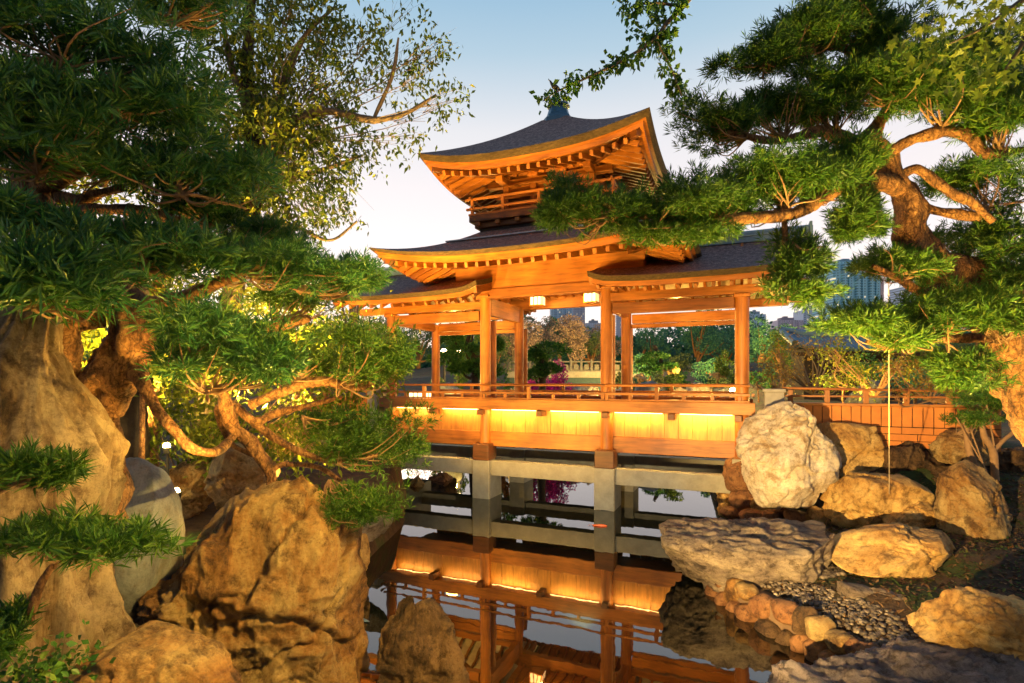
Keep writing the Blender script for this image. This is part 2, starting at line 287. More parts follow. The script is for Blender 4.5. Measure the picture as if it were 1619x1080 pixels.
# ------------------------------------------------------------------ ground, water
POND = np.array([(3.9, 3.6), (3.46, 6.1), (3.03, 7.8), (3.3, 8.4), (4.3, 10.5), (5.0, 12.6), (5.3, 14.5), (6.5, 18), (9, 24), (8, 31), (2, 33.5), (-6, 32), (-10, 27), (-8, 21), (-4, 17), (-2.9, 15), (-2.3, 11.7), (-2.5, 9), (-2.0, 7), (-1.7, 5.8), (-1.5, 3.6)], float)
CTRL = np.array([(5.2, 9.9, .45), (4.2, 8, .4), (3.6, 6.5, .35), (4.8, 6.8, .5), (7.5, 7.8, .8), (9.5, 10.5, 1.5), (7.6, 11.2, 1.7), (10, 12, 1.95), (6.2, 12.3, .8), (5.6, 13, .4), (5.3, 11.6, .1), (5.6, 11.0, .25), (14, 13, 2), (4.5, 4.5, .5), (3, 2.5, .8), (6, 5, .5), (4.4, 5.2, .35),
    (-2.2, 5, .5), (-3.2, 6.5, 1.), (-4.5, 8, 1.25), (-6, 10, 1.4), (-3, 10, .9), (-5.5, 14, 1.6), (-7, 17, 2.2), (-2.5, 3, .9), (-4, 3, 1.0), (0, 1, 1.4), (0, -6, 1.5), (-12, 30, 2.2), (0, 37, 1.6), (8, 35, 1.6), (14, 26, 2.2), (20, 40, 3), (0, 60, 4.2), (30, 70, 5.5), (-30, 60, 5), (0, 120, 7), (150, 150, 6), (-150, 150, 6), (10, 18, 2.1), (-200, 0, 3), (200, 0, 3), (0, 500, 5), (0, -300, 3)])
def pond_sd(x, y):
    d = np.full(x.shape, 1e9); ins = np.zeros(x.shape, bool)
    for a, b in zip(POND, np.roll(POND, -1, 0)):
        e = b-a; t = np.clip(((x-a[0])*e[0]+(y-a[1])*e[1])/(e@e), 0, 1); d = np.minimum(d, np.hypot(x-a[0]-t*e[0], y-a[1]-t*e[1]))
        c = ((a[1] > y) != (b[1] > y)); ins ^= c & (x < (b[0]-a[0])*(y-a[1])/(b[1]-a[1]+1e-12)+a[0])
    return np.where(ins, -d, d)
def gz(x, y):
    x = np.atleast_1d(np.asarray(x, float)); y = np.atleast_1d(np.asarray(y, float))
    w = 1/((x[..., None]-CTRL[:, 0])**2+(y[..., None]-CTRL[:, 1])**2+.05)**1.5; h = (w*CTRL[:, 2]).sum(-1)/w.sum(-1)
    d = pond_sd(x, y); s = np.clip(d/.35, 0, 1); s = s*s*(3-2*s); q = np.clip(-d/.8, 0, 1)
    p = np.stack([x.ravel(), y.ravel(), 0*x.ravel()], 1); nz = (fbm(p*.8, 3, 5)*.05+fbm(p*4, 2, 6)*.015).reshape(x.shape)
    return np.where(d > 0, -.15+(h+.15+nz)*s, -.15-q*.8)
ax = np.concatenate([-np.geomspace(900, 10, 22), np.arange(-9.9, 12, .13), np.geomspace(12.2, 900, 22)])
ay = np.concatenate([-np.geomspace(300, 3, 12), np.arange(-2.9, 18, .13), np.geomspace(18.2, 1500, 44)])
GX, GY = np.meshgrid(ax, ay); GZ = gz(GX, GY); nx, ny = len(ax), len(ay)
g = MB(); ii = np.arange(nx*ny).reshape(ny, nx); g.addq(np.stack([GX, GY, GZ], -1).reshape(-1, 3), np.stack([ii[:-1, :-1], ii[:-1, 1:], ii[1:, 1:], ii[1:, :-1]], -1).reshape(-1, 4))
def f_ground(n, l, b):
    x = noise(n, l, 1.1, 5); y = noise(n, l, 9, 8, .75); r = ramp(n, [(.38, (.04, .024, .014)), (.5, (.085, .05, .026)), (.6, (.045, .07, .016))]); l.new(x.outputs[0], r.inputs[0])
    r2 = ramp(n, [(.35, (.45, .45, .45)), (.6, (1.1, 1.05, 1))]); l.new(y.outputs[0], r2.inputs[0])
    m = n.new('ShaderNodeMix'); m.data_type = 'RGBA'; m.blend_type = 'MULTIPLY'; m.inputs[0].default_value = 1; l.new(r.outputs[0], m.inputs[6]); l.new(r2.outputs[0], m.inputs[7]); l.new(m.outputs[2], b.inputs['Base Color'])
    b.inputs['Roughness'].default_value = .95; bump(n, l, y.outputs[0], b, .8, .05)
kind(g.build('ground', mat('garden soil', f_ground), smooth=True), 'structure')
def f_water(n, l, b):
    b.inputs['Base Color'].default_value = (.006, .008, .005, 1); b.inputs['Roughness'].default_value = .015; b.inputs['IOR'].default_value = 2.0
    x = noise(n, l, 1.3, 3, .5, (1, .55, 1)); y = noise(n, l, 7, 2, .5, (1, .5, 1)); u = bump(n, l, y.outputs[0], b, .03, .01); bump(n, l, x.outputs[0], b, .045, .05, u)
w = MB(); w.add([(-13, 2, 0), (12, 2, 0), (12, 36, 0), (-13, 36, 0)], [(0, 1, 2, 3)]); kind(w.build('pond_water', mat('still pond water', f_water)), 'structure')

# ------------------------------------------------------------------ the pavilion
TH = R(23.4); PX0, PY0 = .812, 13.981; UA, UB, VW = 3.08, 1.673, 2.47
def L(u, v, z): return np.array([PX0+u*math.cos(TH)+v*math.sin(TH), PY0-u*math.sin(TH)+v*math.cos(TH), z])
pav = root('waterside_pavilion', (PX0, PY0, 0), 'two tiered wooden pavilion spanning the pond on stone piers', 'pavilion', -TH)
def part(mb, name, m, parent=pav, bev=.012, smooth=False): return mb.build(name, m, parent, None, smooth, bev)
def bx(name, m, *a, parent=pav, bev=.012):
    b = MB(); b.box(*a); return part(b, name, m, parent, bev)
def br(name, m, p, q, w, h, parent=pav, bev=.01):
    b = MB(); b.bar(p, q, w, h); return part(b, name, m, parent, bev)
DZ = 2.50
US = [-UB-UA, -UB, UB, UB+UA]
# stone below
for v0, v1 in ((-.30, .52), (VW-.3, VW+.5)):
    for u in (-UB, UB):
        p = bx('stone_pier', M_stone, u-.25, u+.25, v0, v1, -.9, 1.02, bev=.02)
        if v0 < 0: bx('wood_block', WD, u-.235, u+.235, v0+.0, v0+.50, 1.022, 1.45, parent=p, bev=.015)  # dark wood tone here imitates shade on the block front
    for a, b in ((-5.2, -UB-.252), (-UB+.252, UB-.252), (UB+.252, 4.7)):
        bx('stone_beam', M_stone, a, b, v0+.12, v0+.46, .62, 1.01, bev=.015)
bx('abutment', M_stone, 4.55, 5.6, -.25, 2.9, .85, 1.40, bev=.02); bx('abutment', M_stone, -6.2, -5.2, -.2, 2.9, .3, 1.5, bev=.02)
# deck and skirt
bx('deck', WU, -5.0, 5.0, -.20, VW+.30, DZ-.1, DZ)
for v0, v1 in ((-.25, -.205), (VW+.305, VW+.35)): bx('deck_edge', WU, -5.02, 5.02, v0, v1, 2.385, 2.66)
bx('under_floor', WD, -4.8, 4.8, .15, VW-.15, 1.9, 2.0)
for v in (0, VW):
    for a, b in zip(US[:-1], US[1:]):
        fr = (v == 0); va, vb = (.06, .10) if fr else (v-.1, v-.06)
        pn = MB(); n = 9
        for i in range(n): pn.box(a+.10+(b-a-.2)*i/n+.003, a+.10+(b-a-.2)*(i+1)/n-.003, va+(.004 if i % 2 else 0), vb, 1.76, 2.40)
        part(pn, 'skirt_panel', WP, bev=.004)
        bx('skirt_board', WU, a+.11, b-.11, va-.04, vb-.005, 1.38, 1.775)
        if fr:
            for k in range(2):
                s0 = a+.2+(b-a)/2*k; s1 = s0+(b-a)/2-.4
                bx('light_strip', M_led, s0, s1, -.02, .0, 2.36, 2.375, bev=0)
                l = bpy.data.lights.new('strip_glow', 'AREA'); l.shape = 'RECTANGLE'; l.size = s1-s0; l.size_y = .05; l.energy = 25; l.color = (1, .60, .15)
                o = bpy.data.objects.new('strip_glow', l); C.objects.link(o); o.location = tuple(L((s0+s1)/2, -.13, 2.36)); o.rotation_euler = (R(28), 0, -TH)
for u in (-4.7, -3.2, -UB-.02, 0, UB+.02, 3.25, 4.68): bx('joist', WD if abs(u) != 9 else WD, u-.075, u+.075, -.34, .05, 2.24, 2.383)
# columns
def column(u, v, r, z0, z1):
    b = MB(); b.lathe(u, v, [(r, z0), (r, z1)], 24); o = b.build('column', WZ, pav, None, True)
    e = o.modifiers.new('edge', 'EDGE_SPLIT'); e.split_angle = R(40); return o
column(-UB, 0, .145, 1.45, 5.40); column(UB, 0, .15, 1.45, 5.40)
for u in (US[0], US[3]): column(u, 0, .15, 1.40, 5.02); column(u, VW, .14, DZ, 5.02)
for u in (-UB, UB):
    column(u, .45, .11, DZ, 4.82); column(u, VW-.08, .145, DZ, 5.4); column(u, VW+.34, .11, DZ, 4.8)
for u in US: bx('capital', WV, u-.17, u+.17, -.17, .17, 5.022 if abs(u) > 2 else 5.402, 5.10 if abs(u) > 2 else 5.48, bev=.02)
# lintels
for v in (0, VW):
    bx('beam', WU, -UB-.25, UB+.25, v-.10, v+.10, 5.36, 5.62)
    for sg in (-1, 1):
        a, b = sorted((sg*(UB+.16), sg*(UB+UA-.16))); bx('beam', WU, a, b, v-.085, v+.085, 4.79, 5.05)
        a, b = sorted((sg*(UB+.1), sg*(UB+UA+1.1))); bx('beam', WU, a, b, v-.10, v+.10, 5.105, 5.30)
        bx('beam', WU, *sorted((sg*(UB+.12), sg*(UB+UA-.13))), v-.05, v+.05, 4.66, 4.775) if v else None
for u in (-UB, UB): bx('beam', WV, u-.09, u+.09, .18, VW-.26, 4.95, 5.42)
for u in (US[0], US[3]): bx('beam', WV, u-.085, u+.085, .17, VW-.16, 4.79, 5.05)
bx('frieze_board', WU, -UB-.9, UB+.9, -.03, .03, 5.622, 6.36); bx('frieze_board', WU, -UB-.9, UB+.9, VW-.03, VW+.03, 5.622, 6.36)
for u in (-UB-.9, UB+.9): bx('frieze_board', WV, u-.03, u+.03, -.02, VW+.02, 5.7, 6.36)
cl = bx('ceiling', WU, -UB+.02, UB-.02, .12, VW-.12, 5.70, 5.74)
for i in range(12):
    u = -UB+.2+i*(2*UB-.4)/11; bx('ceiling_batten', WV, u-.03, u+.03, .13, VW-.13, 5.65, 5.698, parent=cl, bev=0)
# railings
for v, fr in ((-.165, 1), (VW+.26, 0)):
    for a, b in zip(US[:-1], US[1:]):
        r = MB(); ext = .16 if a == US[0] else 0; ex2 = .16 if b == US[3] else 0
        r.tube([(a-ext, v, 3.035, .03), (b+ex2, v, 3.035, .03)], 10); r.box(a-ext+.002, b+ex2-.002, v-.03, v+.03, 2.80, 2.86); r.box(a-ext, b+ex2, v-.05, v+.05, 2.662, 2.70)
        ra = part(r, 'railing', WU, bev=.006); n = 5
        for i in range(n+1):
            u = a+(b-a)*i/n; u = min(max(u, a+.06), b-.06) if 0 < i < n else (a+.05 if i == 0 else b-.05)
            if i == 2: bx('post', WZ, u-.045, u+.045, v-.042, v+.042, 2.70, 3.0, parent=ra, bev=.006)
            else: bx('post', WZ, u-.04, u+.04, v-.036, v+.036, 2.70, 2.80, parent=ra, bev=.006)
for u in (-4.98, 4.98):
    r = MB(); r.tube([(u, -.2, 3.0, .028), (u, .4, 3.0, .028)], 8); r.box(u-.028, u+.028, -.2, .4, 2.80, 2.86); part(r, 'railing', WV, bev=.006)
# hipped roofs
VC = VW/2
def outline(hu, hv, n=30):
    t = np.linspace(-1, 1, n+1)[:-1]
    return np.concatenate([np.stack([t*hu, 0*t-hv], 1), np.stack([0*t+hu, t*hv], 1), np.stack([-t*hu, 0*t+hv], 1), np.stack([0*t-hu, -t*hv], 1)]), np.tile(t, 4)
def band(mb, rings, m, close=False):
    n = len(rings[0]); k = len(rings); v = np.concatenate(rings); i = np.arange(n); j = (i+1) % n
    for a in range(k if close else k-1):
        b = (a+1) % k; mb.addq(v if a == 0 else np.zeros((0, 3)), np.stack([a*n+i, a*n+j, b*n+j, b*n+i], 1)-(0 if a == 0 else 0)-(0 if a == 0 else len(v)), m)
def hip_roof(name, hu, hv, z0, lift, tu, tv, zt, th, wu, wv, zin, nfr, nsd, rw, rh, pw=2.6, kg=.62):
    def ring(ins, dz, lf=1.0, tt=None):
        o, t = outline(hu-ins, hv-ins); z = z0+dz+lift*lf*np.abs(t)**pw
        return np.stack([o[:, 0], o[:, 1]+VC, z], 1)
    b = MB(); rings = []
    for r in np.linspace(0, 1, 13):
        o, t = outline(hu+(tu-hu)*r, hv+(tv-hv)*r); gr = kg*r+(1-kg)*r*r
        rings.append(np.stack([o[:, 0], o[:, 1]+VC, z0+lift*np.abs(t)**pw*(1-r)**2+(zt-z0)*gr], 1))
    band(b, [rings[0]]+rings[1:], 0)
    band(b, [ring(.10, -th), ring(.03, -th*.5), rings[0]], 1)
    o, t = outline(wu, wv); inner = np.stack([o[:, 0], o[:, 1]+VC, np.full(len(o), zin+.07)], 1)
    band(b, [inner, ring(.32, -th-.10), ring(.10, -th)], 2)
    roof = b.build(name, [M_thatch, M_thedge, WU], pav, None, True); e = roof.modifiers.new('edge', 'EDGE_SPLIT'); e.split_angle = R(35)
    f = MB(); fh = rh*1.15; band(f, [ring(.17, -th-.001), ring(.17, -th-fh), ring(.25, -th-fh), ring(.25, -th-.001)], 0, True)
    part(f, 'fascia', WU, roof, 0)
    ins = .34
    def zl(t): return z0-th-fh-rh*.35+lift*abs(t)**pw
    for sd, H_, V_, W_, X_, n in ((0, hu, hv, wu, wv, nfr), (1, hv, hu, wv, wu, nsd), (2, hu, hv, wu, wv, nfr), (3, hv, hu, wv, wu, nsd)):
        for i in range(n):
            x = (-1+2*(i+.5)/n)*(H_-ins-.12); q = max(0., (abs(x)-W_)/(H_-W_)); yo = V_-ins; yi = X_+(V_-X_)*q
            if yo-yi < .12: continue
            zo = zl(x/H_); full = V_-X_; zi = zin+(zo-zin)*((yi-X_)/full)
            p, s = (x, yo, zo), (x, yi, zi)
            rot = {0: lambda a: (a[0], -a[1]), 1: lambda a: (a[1], a[0]), 2: lambda a: (-a[0], a[1]), 3: lambda a: (-a[1], -a[0])}[sd]
            P_, Q_ = rot(p), rot(s); br('rafter', WV if sd % 2 == 0 else WU, (P_[0], P_[1]+VC, p[2]), (Q_[0], Q_[1]+VC, s[2]), rw, rh, roof, .006)
    for a in (-1, 1):
        for c in (-1, 1):
            br('hip_rafter', WD, (a*(hu-.28), VC+c*(hv-.28), zl(.97)+.02), (a*wu*.9, VC+c*wv*.9, zin-.02), rw*1.5, rh*1.7, roof, .012)
    return roof
low = hip_roof('lower_roof', 3.87, 3.43, 6.15, .35, 1.75, 1.42, 7.16, .085, UB+.75, VC+.0+.02, 6.36, 24, 21, .085, .12)
up = hip_roof('upper_roof', 2.94, 2.64, 8.67, .35, .36, .36, 10.38, .15, 1.3, .98, 8.80, 19, 17, .085, .12, kg=.80)
# lead strip on the lower roof
st = MB(); st.bar((-2.45, VC-2.02, 6.83), (1.9, VC-2.02, 6.83), .07, .03); part(st, 'gutter_strip', plain('lead strip', (.55, .55, .6), .4), low, 0)
# upper storey
dr = MB(); dr.box(-1.75, 1.75, VC-1.42, VC+1.42, 6.9, 7.30); part(dr, 'plinth', plain('black shingle', (.03, .025, .03), .9))
cb = bx('cornice', WD, -1.86, 1.86, VC-1.52, VC+1.52, 7.24, 7.38, bev=.02)
for i in range(7):
    u = -1.7+i*3.4/6
    for v in (VC-1.60, VC+1.60): bx('bracket', WZ, u-.06, u+.06, v-.05, v+.05, 7.27, 7.37, parent=cb)
bx('balcony_floor', WD, -1.97, 1.97, VC-1.635, VC+1.635, 7.385, 7.56, bev=.015)
bl = MB()
for v in (VC-1.56, VC+1.56):
    bl.box(-2.08, 2.08, v-.035, v+.035, 7.72, 7.78); bl.box(-2.12, 2.12, v-.03, v+.03, 7.98, 8.04); bl.box(-2.0, 2.0, v-.05, v+.05, 7.565, 7.62)
for u in (-1.9, 1.9):
    bl.box(u-.033, u+.033, VC-1.68, VC+1.68, 7.725, 7.775); bl.box(u-.028, u+.028, VC-1.72, VC+1.72, 7.985, 8.035); bl.box(u-.045, u+.045, VC-1.6, VC+1.6, 7.567, 7.618)
br_ = part(bl, 'balcony_railing', WU, bev=.008)
for u in (-1.9, -1.0, 0, 1.0, 1.9):
    for v in (VC-1.56, VC+1.56): bx('post', WZ, u-.04, u+.04, v-.04, v+.04, 7.62, 7.98, parent=br_)
bx('upper_wall', WU, -1.16, 1.16, VC-.82, VC+.82, 7.56, 8.9)
for a in (-1.2, -.4, .4, 1.2):
    for c in (-.86, .86): bx('upper_column', WZ, a-.08, a+.08, VC+c-.08, VC+c+.08, 7.562, 8.62)
for c in (-.86, .86):
    bx('upper_beam', WU, -1.75, 1.75, VC+c-.10, VC+c+.10, 8.46, 8.62); bx('upper_beam', WU, -1.5, 1.5, VC+c-.085, VC+c+.085, 8.12, 8.27)
    for u in (-1.2, -.4, .4, 1.2):
        bk = MB(); bk.box(u-.14, u+.14, VC+c-.14, VC+c+.14, 8.63, 8.72); bk.box(u-.09, u+.09, VC+c-.36, VC+c+.36, 8.72, 8.82); bk.box(u-.32, u+.32, VC+c-.08, VC+c+.08, 8.725, 8.815); part(bk, 'bracket', WZ)
for u in (-1.2, 1.2): bx('upper_beam', WV, u-.10, u+.10, VC-1.4, VC+1.4, 8.465, 8.615)
# finial
fn = MB(); fn.lathe(0, VC, [(.50, 10.24), (.50, 10.40), (.40, 10.45), (.39, 10.52), (.33, 10.56), (.27, 10.76), (.25, 10.80), (.33, 10.83), (.33, 10.87), (.20, 10.94), (.10, 10.98), (.04, 11.15), (.01, 11.3)], 8, ph=R(22.5)); part(fn, 'finial', M_bronze, bev=.01)
# wing roofs
def wing(sg):
    ua, ub, vo = 1.45, 6.2, 1.02; nu, nv = 26, 16; zr, ze = 6.56, 5.50; hw = VC+vo
    u = np.linspace(ua, ub, nu); s = np.linspace(-1, 1, 2*nv+1)
    U, Sg = np.meshgrid(u, s); A = np.abs(Sg); q = 1-A
    lift = .10*np.abs((U-(ua+ub)/2)/((ub-ua)/2))**3 + .10*np.clip((ua+.5-U)/.5, 0, 1)**2
    Z = ze+(zr-ze)*(.72*q+.28*q*q)+lift*A**2; V = VC+Sg*hw
    def grid(mb, U, V, Z, m, flip):
        k = U.shape; v = np.stack([U*sg, V, Z], -1).reshape(-1, 3); i = np.arange(len(v)).reshape(k); f = np.stack([i[:-1, :-1], i[:-1, 1:], i[1:, 1:], i[1:, :-1]], -1).reshape(-1, 4)
        mb.addq(v, f[:, ::-1] if flip else f, m)
    b = MB(); th = .12; grid(b, U, V, Z, 0, sg < 0)
    Uo = U; Zb = Z-th; Vb = VC+Sg*(hw-.05); grid(b, Uo, Vb, Zb, 2, sg > 0)
    for r in (0, -1):
        grid(b, np.stack([U[r], Uo[r]]), np.stack([V[r], Vb[r]]), np.stack([Z[r], Zb[r]]), 1, (r == 0) ^ (sg > 0))
        grid(b, np.stack([U[:, r], Uo[:, r]]), np.stack([V[:, r], Vb[:, r]]), np.stack([Z[:, r], Zb[:, r]]), 1, (r == -1) ^ (sg > 0))
    rf = b.build('wing_roof', [M_thatch, M_thedge, M_plaster], pav, None, True); e = rf.modifiers.new('edge', 'EDGE_SPLIT'); e.split_angle = R(35)
    # fascias, rafters, ridge
    def zc(x): return ze-th+.10*abs((x-(ua+ub)/2)/((ub-ua)/2))**3+.10*max(0, (ua+.5-x)/.5)**2
    for c in (-1, 1):
        f = MB(); xs = np.linspace(ua+.05, ub-.05, 14)
        for x0, x1 in zip(xs[:-1], xs[1:]): f.bar((sg*x0, VC+c*(hw-.14), zc(x0)-.035), (sg*x1, VC+c*(hw-.14), zc(x1)-.035), .07, .13)
        part(f, 'fascia', WU, rf, 0); n = 13
        for i in range(n):
            x = ua+.2+(ub-ua-.4)*i/(n-1); z = zc(x)-.15; br('rafter', WV, (sg*x, VC+c*(hw-.24), z), (sg*x, VC+c*.35, z+.82), .075, .10, rf, .006)
    rc = MB(); rc.box(*sorted((sg*2.7, sg*(ub-.02))), VC-.13, VC+.13, zr-.04, zr+.10); rc.box(*sorted((sg*2.7, sg*(ub-.06))), VC-.17, VC+.17, zr+.10, zr+.14); rc.tube([(sg*2.7, VC, zr+.19, .075), (sg*ub, VC, zr+.19, .075)], 10)
    rg = part(rc, 'ridge_cap', M_tile, rf, .008)
    oe = MB(); oe.box(*sorted((sg*(ub-.01), sg*(ub+.05))), VC-.20, VC+.20, zr-.12, zr+.30); oe.box(*sorted((sg*(ub+.051), sg*(ub+.07))), VC-.13, VC+.13, zr-.05, zr+.22); part(oe, 'ridge_end_tile', M_tile, rg, .015)
    # gable board at the outer end, with the eave board returning at the inner end
    gb = MB()
    for c in (-1, 1): gb.bar((sg*(ub-.12), VC+c*(hw-.12), ze-.16), (sg*(ub-.12), VC+c*.5, ze+.62), .06, .16); gb.bar((sg*(ub-.12), VC+c*.5, ze+.62), (sg*(ub-.12), VC, zr-.2), .06, .16)
    part(gb, 'gable_board', WV, rf, .006)
    for c in (-1, 1): br('eave_return', WV, (sg*(ua+.07), VC+c*(hw-.10), zc(ua)-.09), (sg*(ua+.07), VC+c*(VC+.05), zc(ua)+.12), .10, .20, rf)
    gw = MB(); gw.add([(sg*4.78, .1, 5.3), (sg*4.78, VW-.1, 5.3), (sg*4.78, VC+.2, 6.5), (sg*4.78, VC-.2, 6.5), (sg*4.72, .1, 5.3), (sg*4.72, VW-.1, 5.3), (sg*4.72, VC+.2, 6.5), (sg*4.72, VC-.2, 6.5)], [(0, 1, 2, 3), (7, 6, 5, 4), (0, 4, 5, 1), (1, 5, 6, 2), (2, 6, 7, 3), (3, 7, 4, 0)]); part(gw, 'gable_wall', WV, rf)
wing(-1); wing(1)
# lanterns
def lantern(name, loc, w, h, label, hang, rz=-TH, energy=26):
    t = root(name, loc, label, 'lantern', rz, 'paper box lanterns of the pavilion' if hang else None)
    b = MB(); b.box(-w/2, w/2, -w/2, w/2, 0, h); b.build('lamp_shade', M_paper, t)
    f = MB(); e = .012
    for x in np.linspace(-w/2, w/2, 4):
        for s in (-1, 1): f.box(x-e, x+e, s*w/2-e*1.2, s*w/2+e*1.2, -.01, h+.01); f.box(s*w/2-e*1.21, s*w/2+e*1.21, x-e*1.01, x+e*1.01, -.011, h+.011)
    for z in (-.012, h+.006): f.box(-w/2-.02, w/2+.02, -w/2-.02, w/2+.02, z-.012, z+.012)
    if hang: f.box(-.06, .06, -.06, .06, h, h+.10)
    f.build('frame', WU, t); return t
lantern('hanging_lantern', L(-.76, 1.6, 5.36), .34, .24, 'glowing paper lantern hanging from the ceiling in mid bay', True)
lantern('hanging_lantern', L(.86, 1.6, 5.36), .34, .24, 'glowing paper lantern hanging against the right front column', True)
lantern('floor_lantern', L(-4.55, 1.2, 2.505), .50, .28, 'low square glowing lantern on the deck by left railing', False)
bulb_or_fill(L(-.5, 1.2, 5.5), 42, AMBER, .05); bulb_or_fill(L(.7, 1.2, 5.5), 42, AMBER, .05); bulb_or_fill(L(-3.2, 1.0, 4.9), 60, AMBER, .05); bulb_or_fill(L(3.2, 1.0, 4.9), 60, AMBER, .05); bulb_or_fill(L(-3.2, .9, 3.1), 80, AMBER, .2); bulb_or_fill(L(3.2, .9, 3.1), 80, AMBER, .2)  # unseen point lights without fixtures, added to brighten ceilings and rooms
# stone posts and the approach walls
def post(u, label):
    b = MB(); b.box(-.19, .19, -.2, .3, -2.0, .0); b.box(-.22, .22, -.23, .33, 0, .07)
    o = b.build('stone_post', M_stoned, None, None, False, .015); o.location = tuple(L(u, 0, 2.9)); o.rotation_euler = (0, 0, -TH); tag(o, label, 'post'); return o
post(5.40, 'grey stone post between right end column and approach wall'); post(-5.30, 'pale stone post at the left end of the railing')
M_brickw = None
def approach(name, ua, ub, label):
    t = root(name, L(ua, 0, 2.0), label, 'wall', -TH); s = 1 if ub > ua else -1; Ln = abs(ub-ua)
    w_ = MB(); n = int(Ln/.17)
    for i in range(n): w_.box(*sorted((s*(i*Ln/n+.007), s*((i+1)*Ln/n-.007))), -.06, .04, .22, .62)
    for r in range(3):
        k = int(Ln/.5)
        for i in range(-1, k+1):
            x0 = max(0, (i+.5*(r % 2))*Ln/k+.006); x1 = min(Ln, (i+1+.5*(r % 2))*Ln/k-.006)
            if x1 > x0: w_.box(*sorted((s*x0, s*x1)), -.055, .04, .21-.14*(r+1)+.006, .21-.14*r-.006)
    k_ = MB(); k_.box(*sorted((0, s*Ln)), -.04, .03, -.8, .60); k_.build('backing', plain('dark joint', (.03, .015, .008), .9), t); w_.build('wall_boards', plain('weathered board', (.50, .17, .03), .7, 0, .2, 3, .2), t, None, False, .005)
    c_ = MB(); c_.box(*sorted((0, s*Ln)), -.11, .09, .622, .68); c_.build('coping', WU, t, None, False, .01)
    r_ = MB(); r_.tube([(-s*.05, 0, .99, .028), (s*Ln, 0, .93, .028)], 8); r_.box(*sorted((0, s*Ln)), -.03, .03, .80, .84)
    rr = r_.build('railing', WU, t, None, False, .006)
    for x in np.linspace(.1, Ln-.1, 6):
        b = MB(); b.box(s*x-.05, s*x+.05, -.04, .04, .68, .95); b.build('post', WZ, rr, None, False, .006)
    return t
approach('approach_parapet', 5.62, 9.3, 'orange lit boarded parapet wall with rail right of the pavilion')
approach('approach_parapet', -5.52, -8.5, 'boarded parapet wall behind foliage left of the pavilion')

# ------------------------------------------------------------------ rocks
_ico = {}
def ico(k):
    if k not in _ico:
        bm = bmesh.new(); bmesh.ops.create_icosphere(bm, subdivisions=k, radius=1); _ico[k] = (np.array([v.co[:] for v in bm.verts]), np.array([[v.index for v in f.verts] for f in bm.faces])); bm.free()
    return _ico[k]
def shape_noise(v, d, size, seed, amp, facets, rng, layer=0):
    for _ in range(facets):
        n = rng.normal(size=3)*np.array([.8, 1.3, .8]); n[1] = -abs(n[1]) if rng.random() < .75 else n[1]; n /= np.linalg.norm(n)
        pr = v@n; dd = np.quantile(pr, rng.uniform(.80, .95)); v = v-n*np.maximum(pr-dd, 0)[:, None]*.95
    q = v/size*2.2+seed*7.31
    h = fbm(q, 6, seed)*amp*size*.5+ridged(q*1.7, 6, seed+9)*amp*size*.30+(np.abs(fbm(q*5, 4, seed+2)))*amp*size*.12+np.clip(fbm(q*.55, 2, seed+31)*1.6+.15, 0, 1)*(ridged(q*np.array([3.2, 3.2, 5.0]), 5, seed+41)-.6)*amp*size*.42
    if facets > 2:
        for k in range(3 if facets > 5 else 2):
            n = unit(rng.normal(size=3)*np.array([1, .5, 1])); pr = v@n; t = pr-np.quantile(pr, rng.uniform(.3, .7))+fbm(q*1.3+k*5, 3, seed+60+k)*size*.16
            h = h-size*.075*np.exp(-(t/(size*.022))**2)+size*.035*np.tanh(t/(size*.015))*rng.choice([-1, 1])
    if layer:
        z = v[:, 2]/size*layer+fbm(q*.7, 2, seed+4)*1.0; h = h+(np.abs((z % 1)-.5)-.25)*amp*size*.5
    return v+d*h[:, None]
def rock(poly, Z, thick, label, m, seed, name='rock', amp=.10, facets=9, n=2.8, sub=6, cat='rock', group=None, layer=0, parent=None, off=0):
    poly = np.array(poly, float); c = (poly.min(0)+poly.max(0))/2; s = Z/F
    v0, f = ico(sub); rho = np.hypot(v0[:, 0], v0[:, 2])+1e-9; a = np.arctan2(v0[:, 2], v0[:, 0]); A = np.linspace(-math.pi, math.pi, 361); Rr = np.zeros(361)
    q = np.stack([(poly[:, 0]-c[0])*s, -(poly[:, 1]-c[1])*s], 1)
    for i, t in enumerate(A):
        d = np.array([math.cos(t), math.sin(t)]); best = 0
        for p, r in zip(q, np.roll(q, -1, 0)):
            e = r-p; den = d[0]*e[1]-d[1]*e[0]
            if abs(den) < 1e-9: continue
            k = (p[0]*e[1]-p[1]*e[0])/den; w = (p[0]*d[1]-p[1]*d[0])/den
            if k > 0 and -1e-6 <= w <= 1+1e-6: best = max(best, k)
        Rr[i] = best
    Rr = np.convolve(np.concatenate([Rr[-4:-1], Rr, Rr[1:4]]), np.ones(7)/7, 'valid')
    Ra = np.interp(a, A, Rr); sc = (rho**n+np.abs(v0[:, 1])**n)**(-1/n)
    v = np.stack([np.cos(a)*Ra*rho*sc, thick/2*v0[:, 1]*sc, np.sin(a)*Ra*rho*sc], 1)
    rng = np.random.default_rng(seed); v = shape_noise(v, v0, float(np.mean(Rr)), seed, amp, facets, rng, layer)
    b = MB(); b.addq(v, f); o = b.build(name, m, parent, None, True); o.location = tuple(P(c[0], c[1], Z)-off)
    if parent is None: tag(o, label, cat, group)
    return o
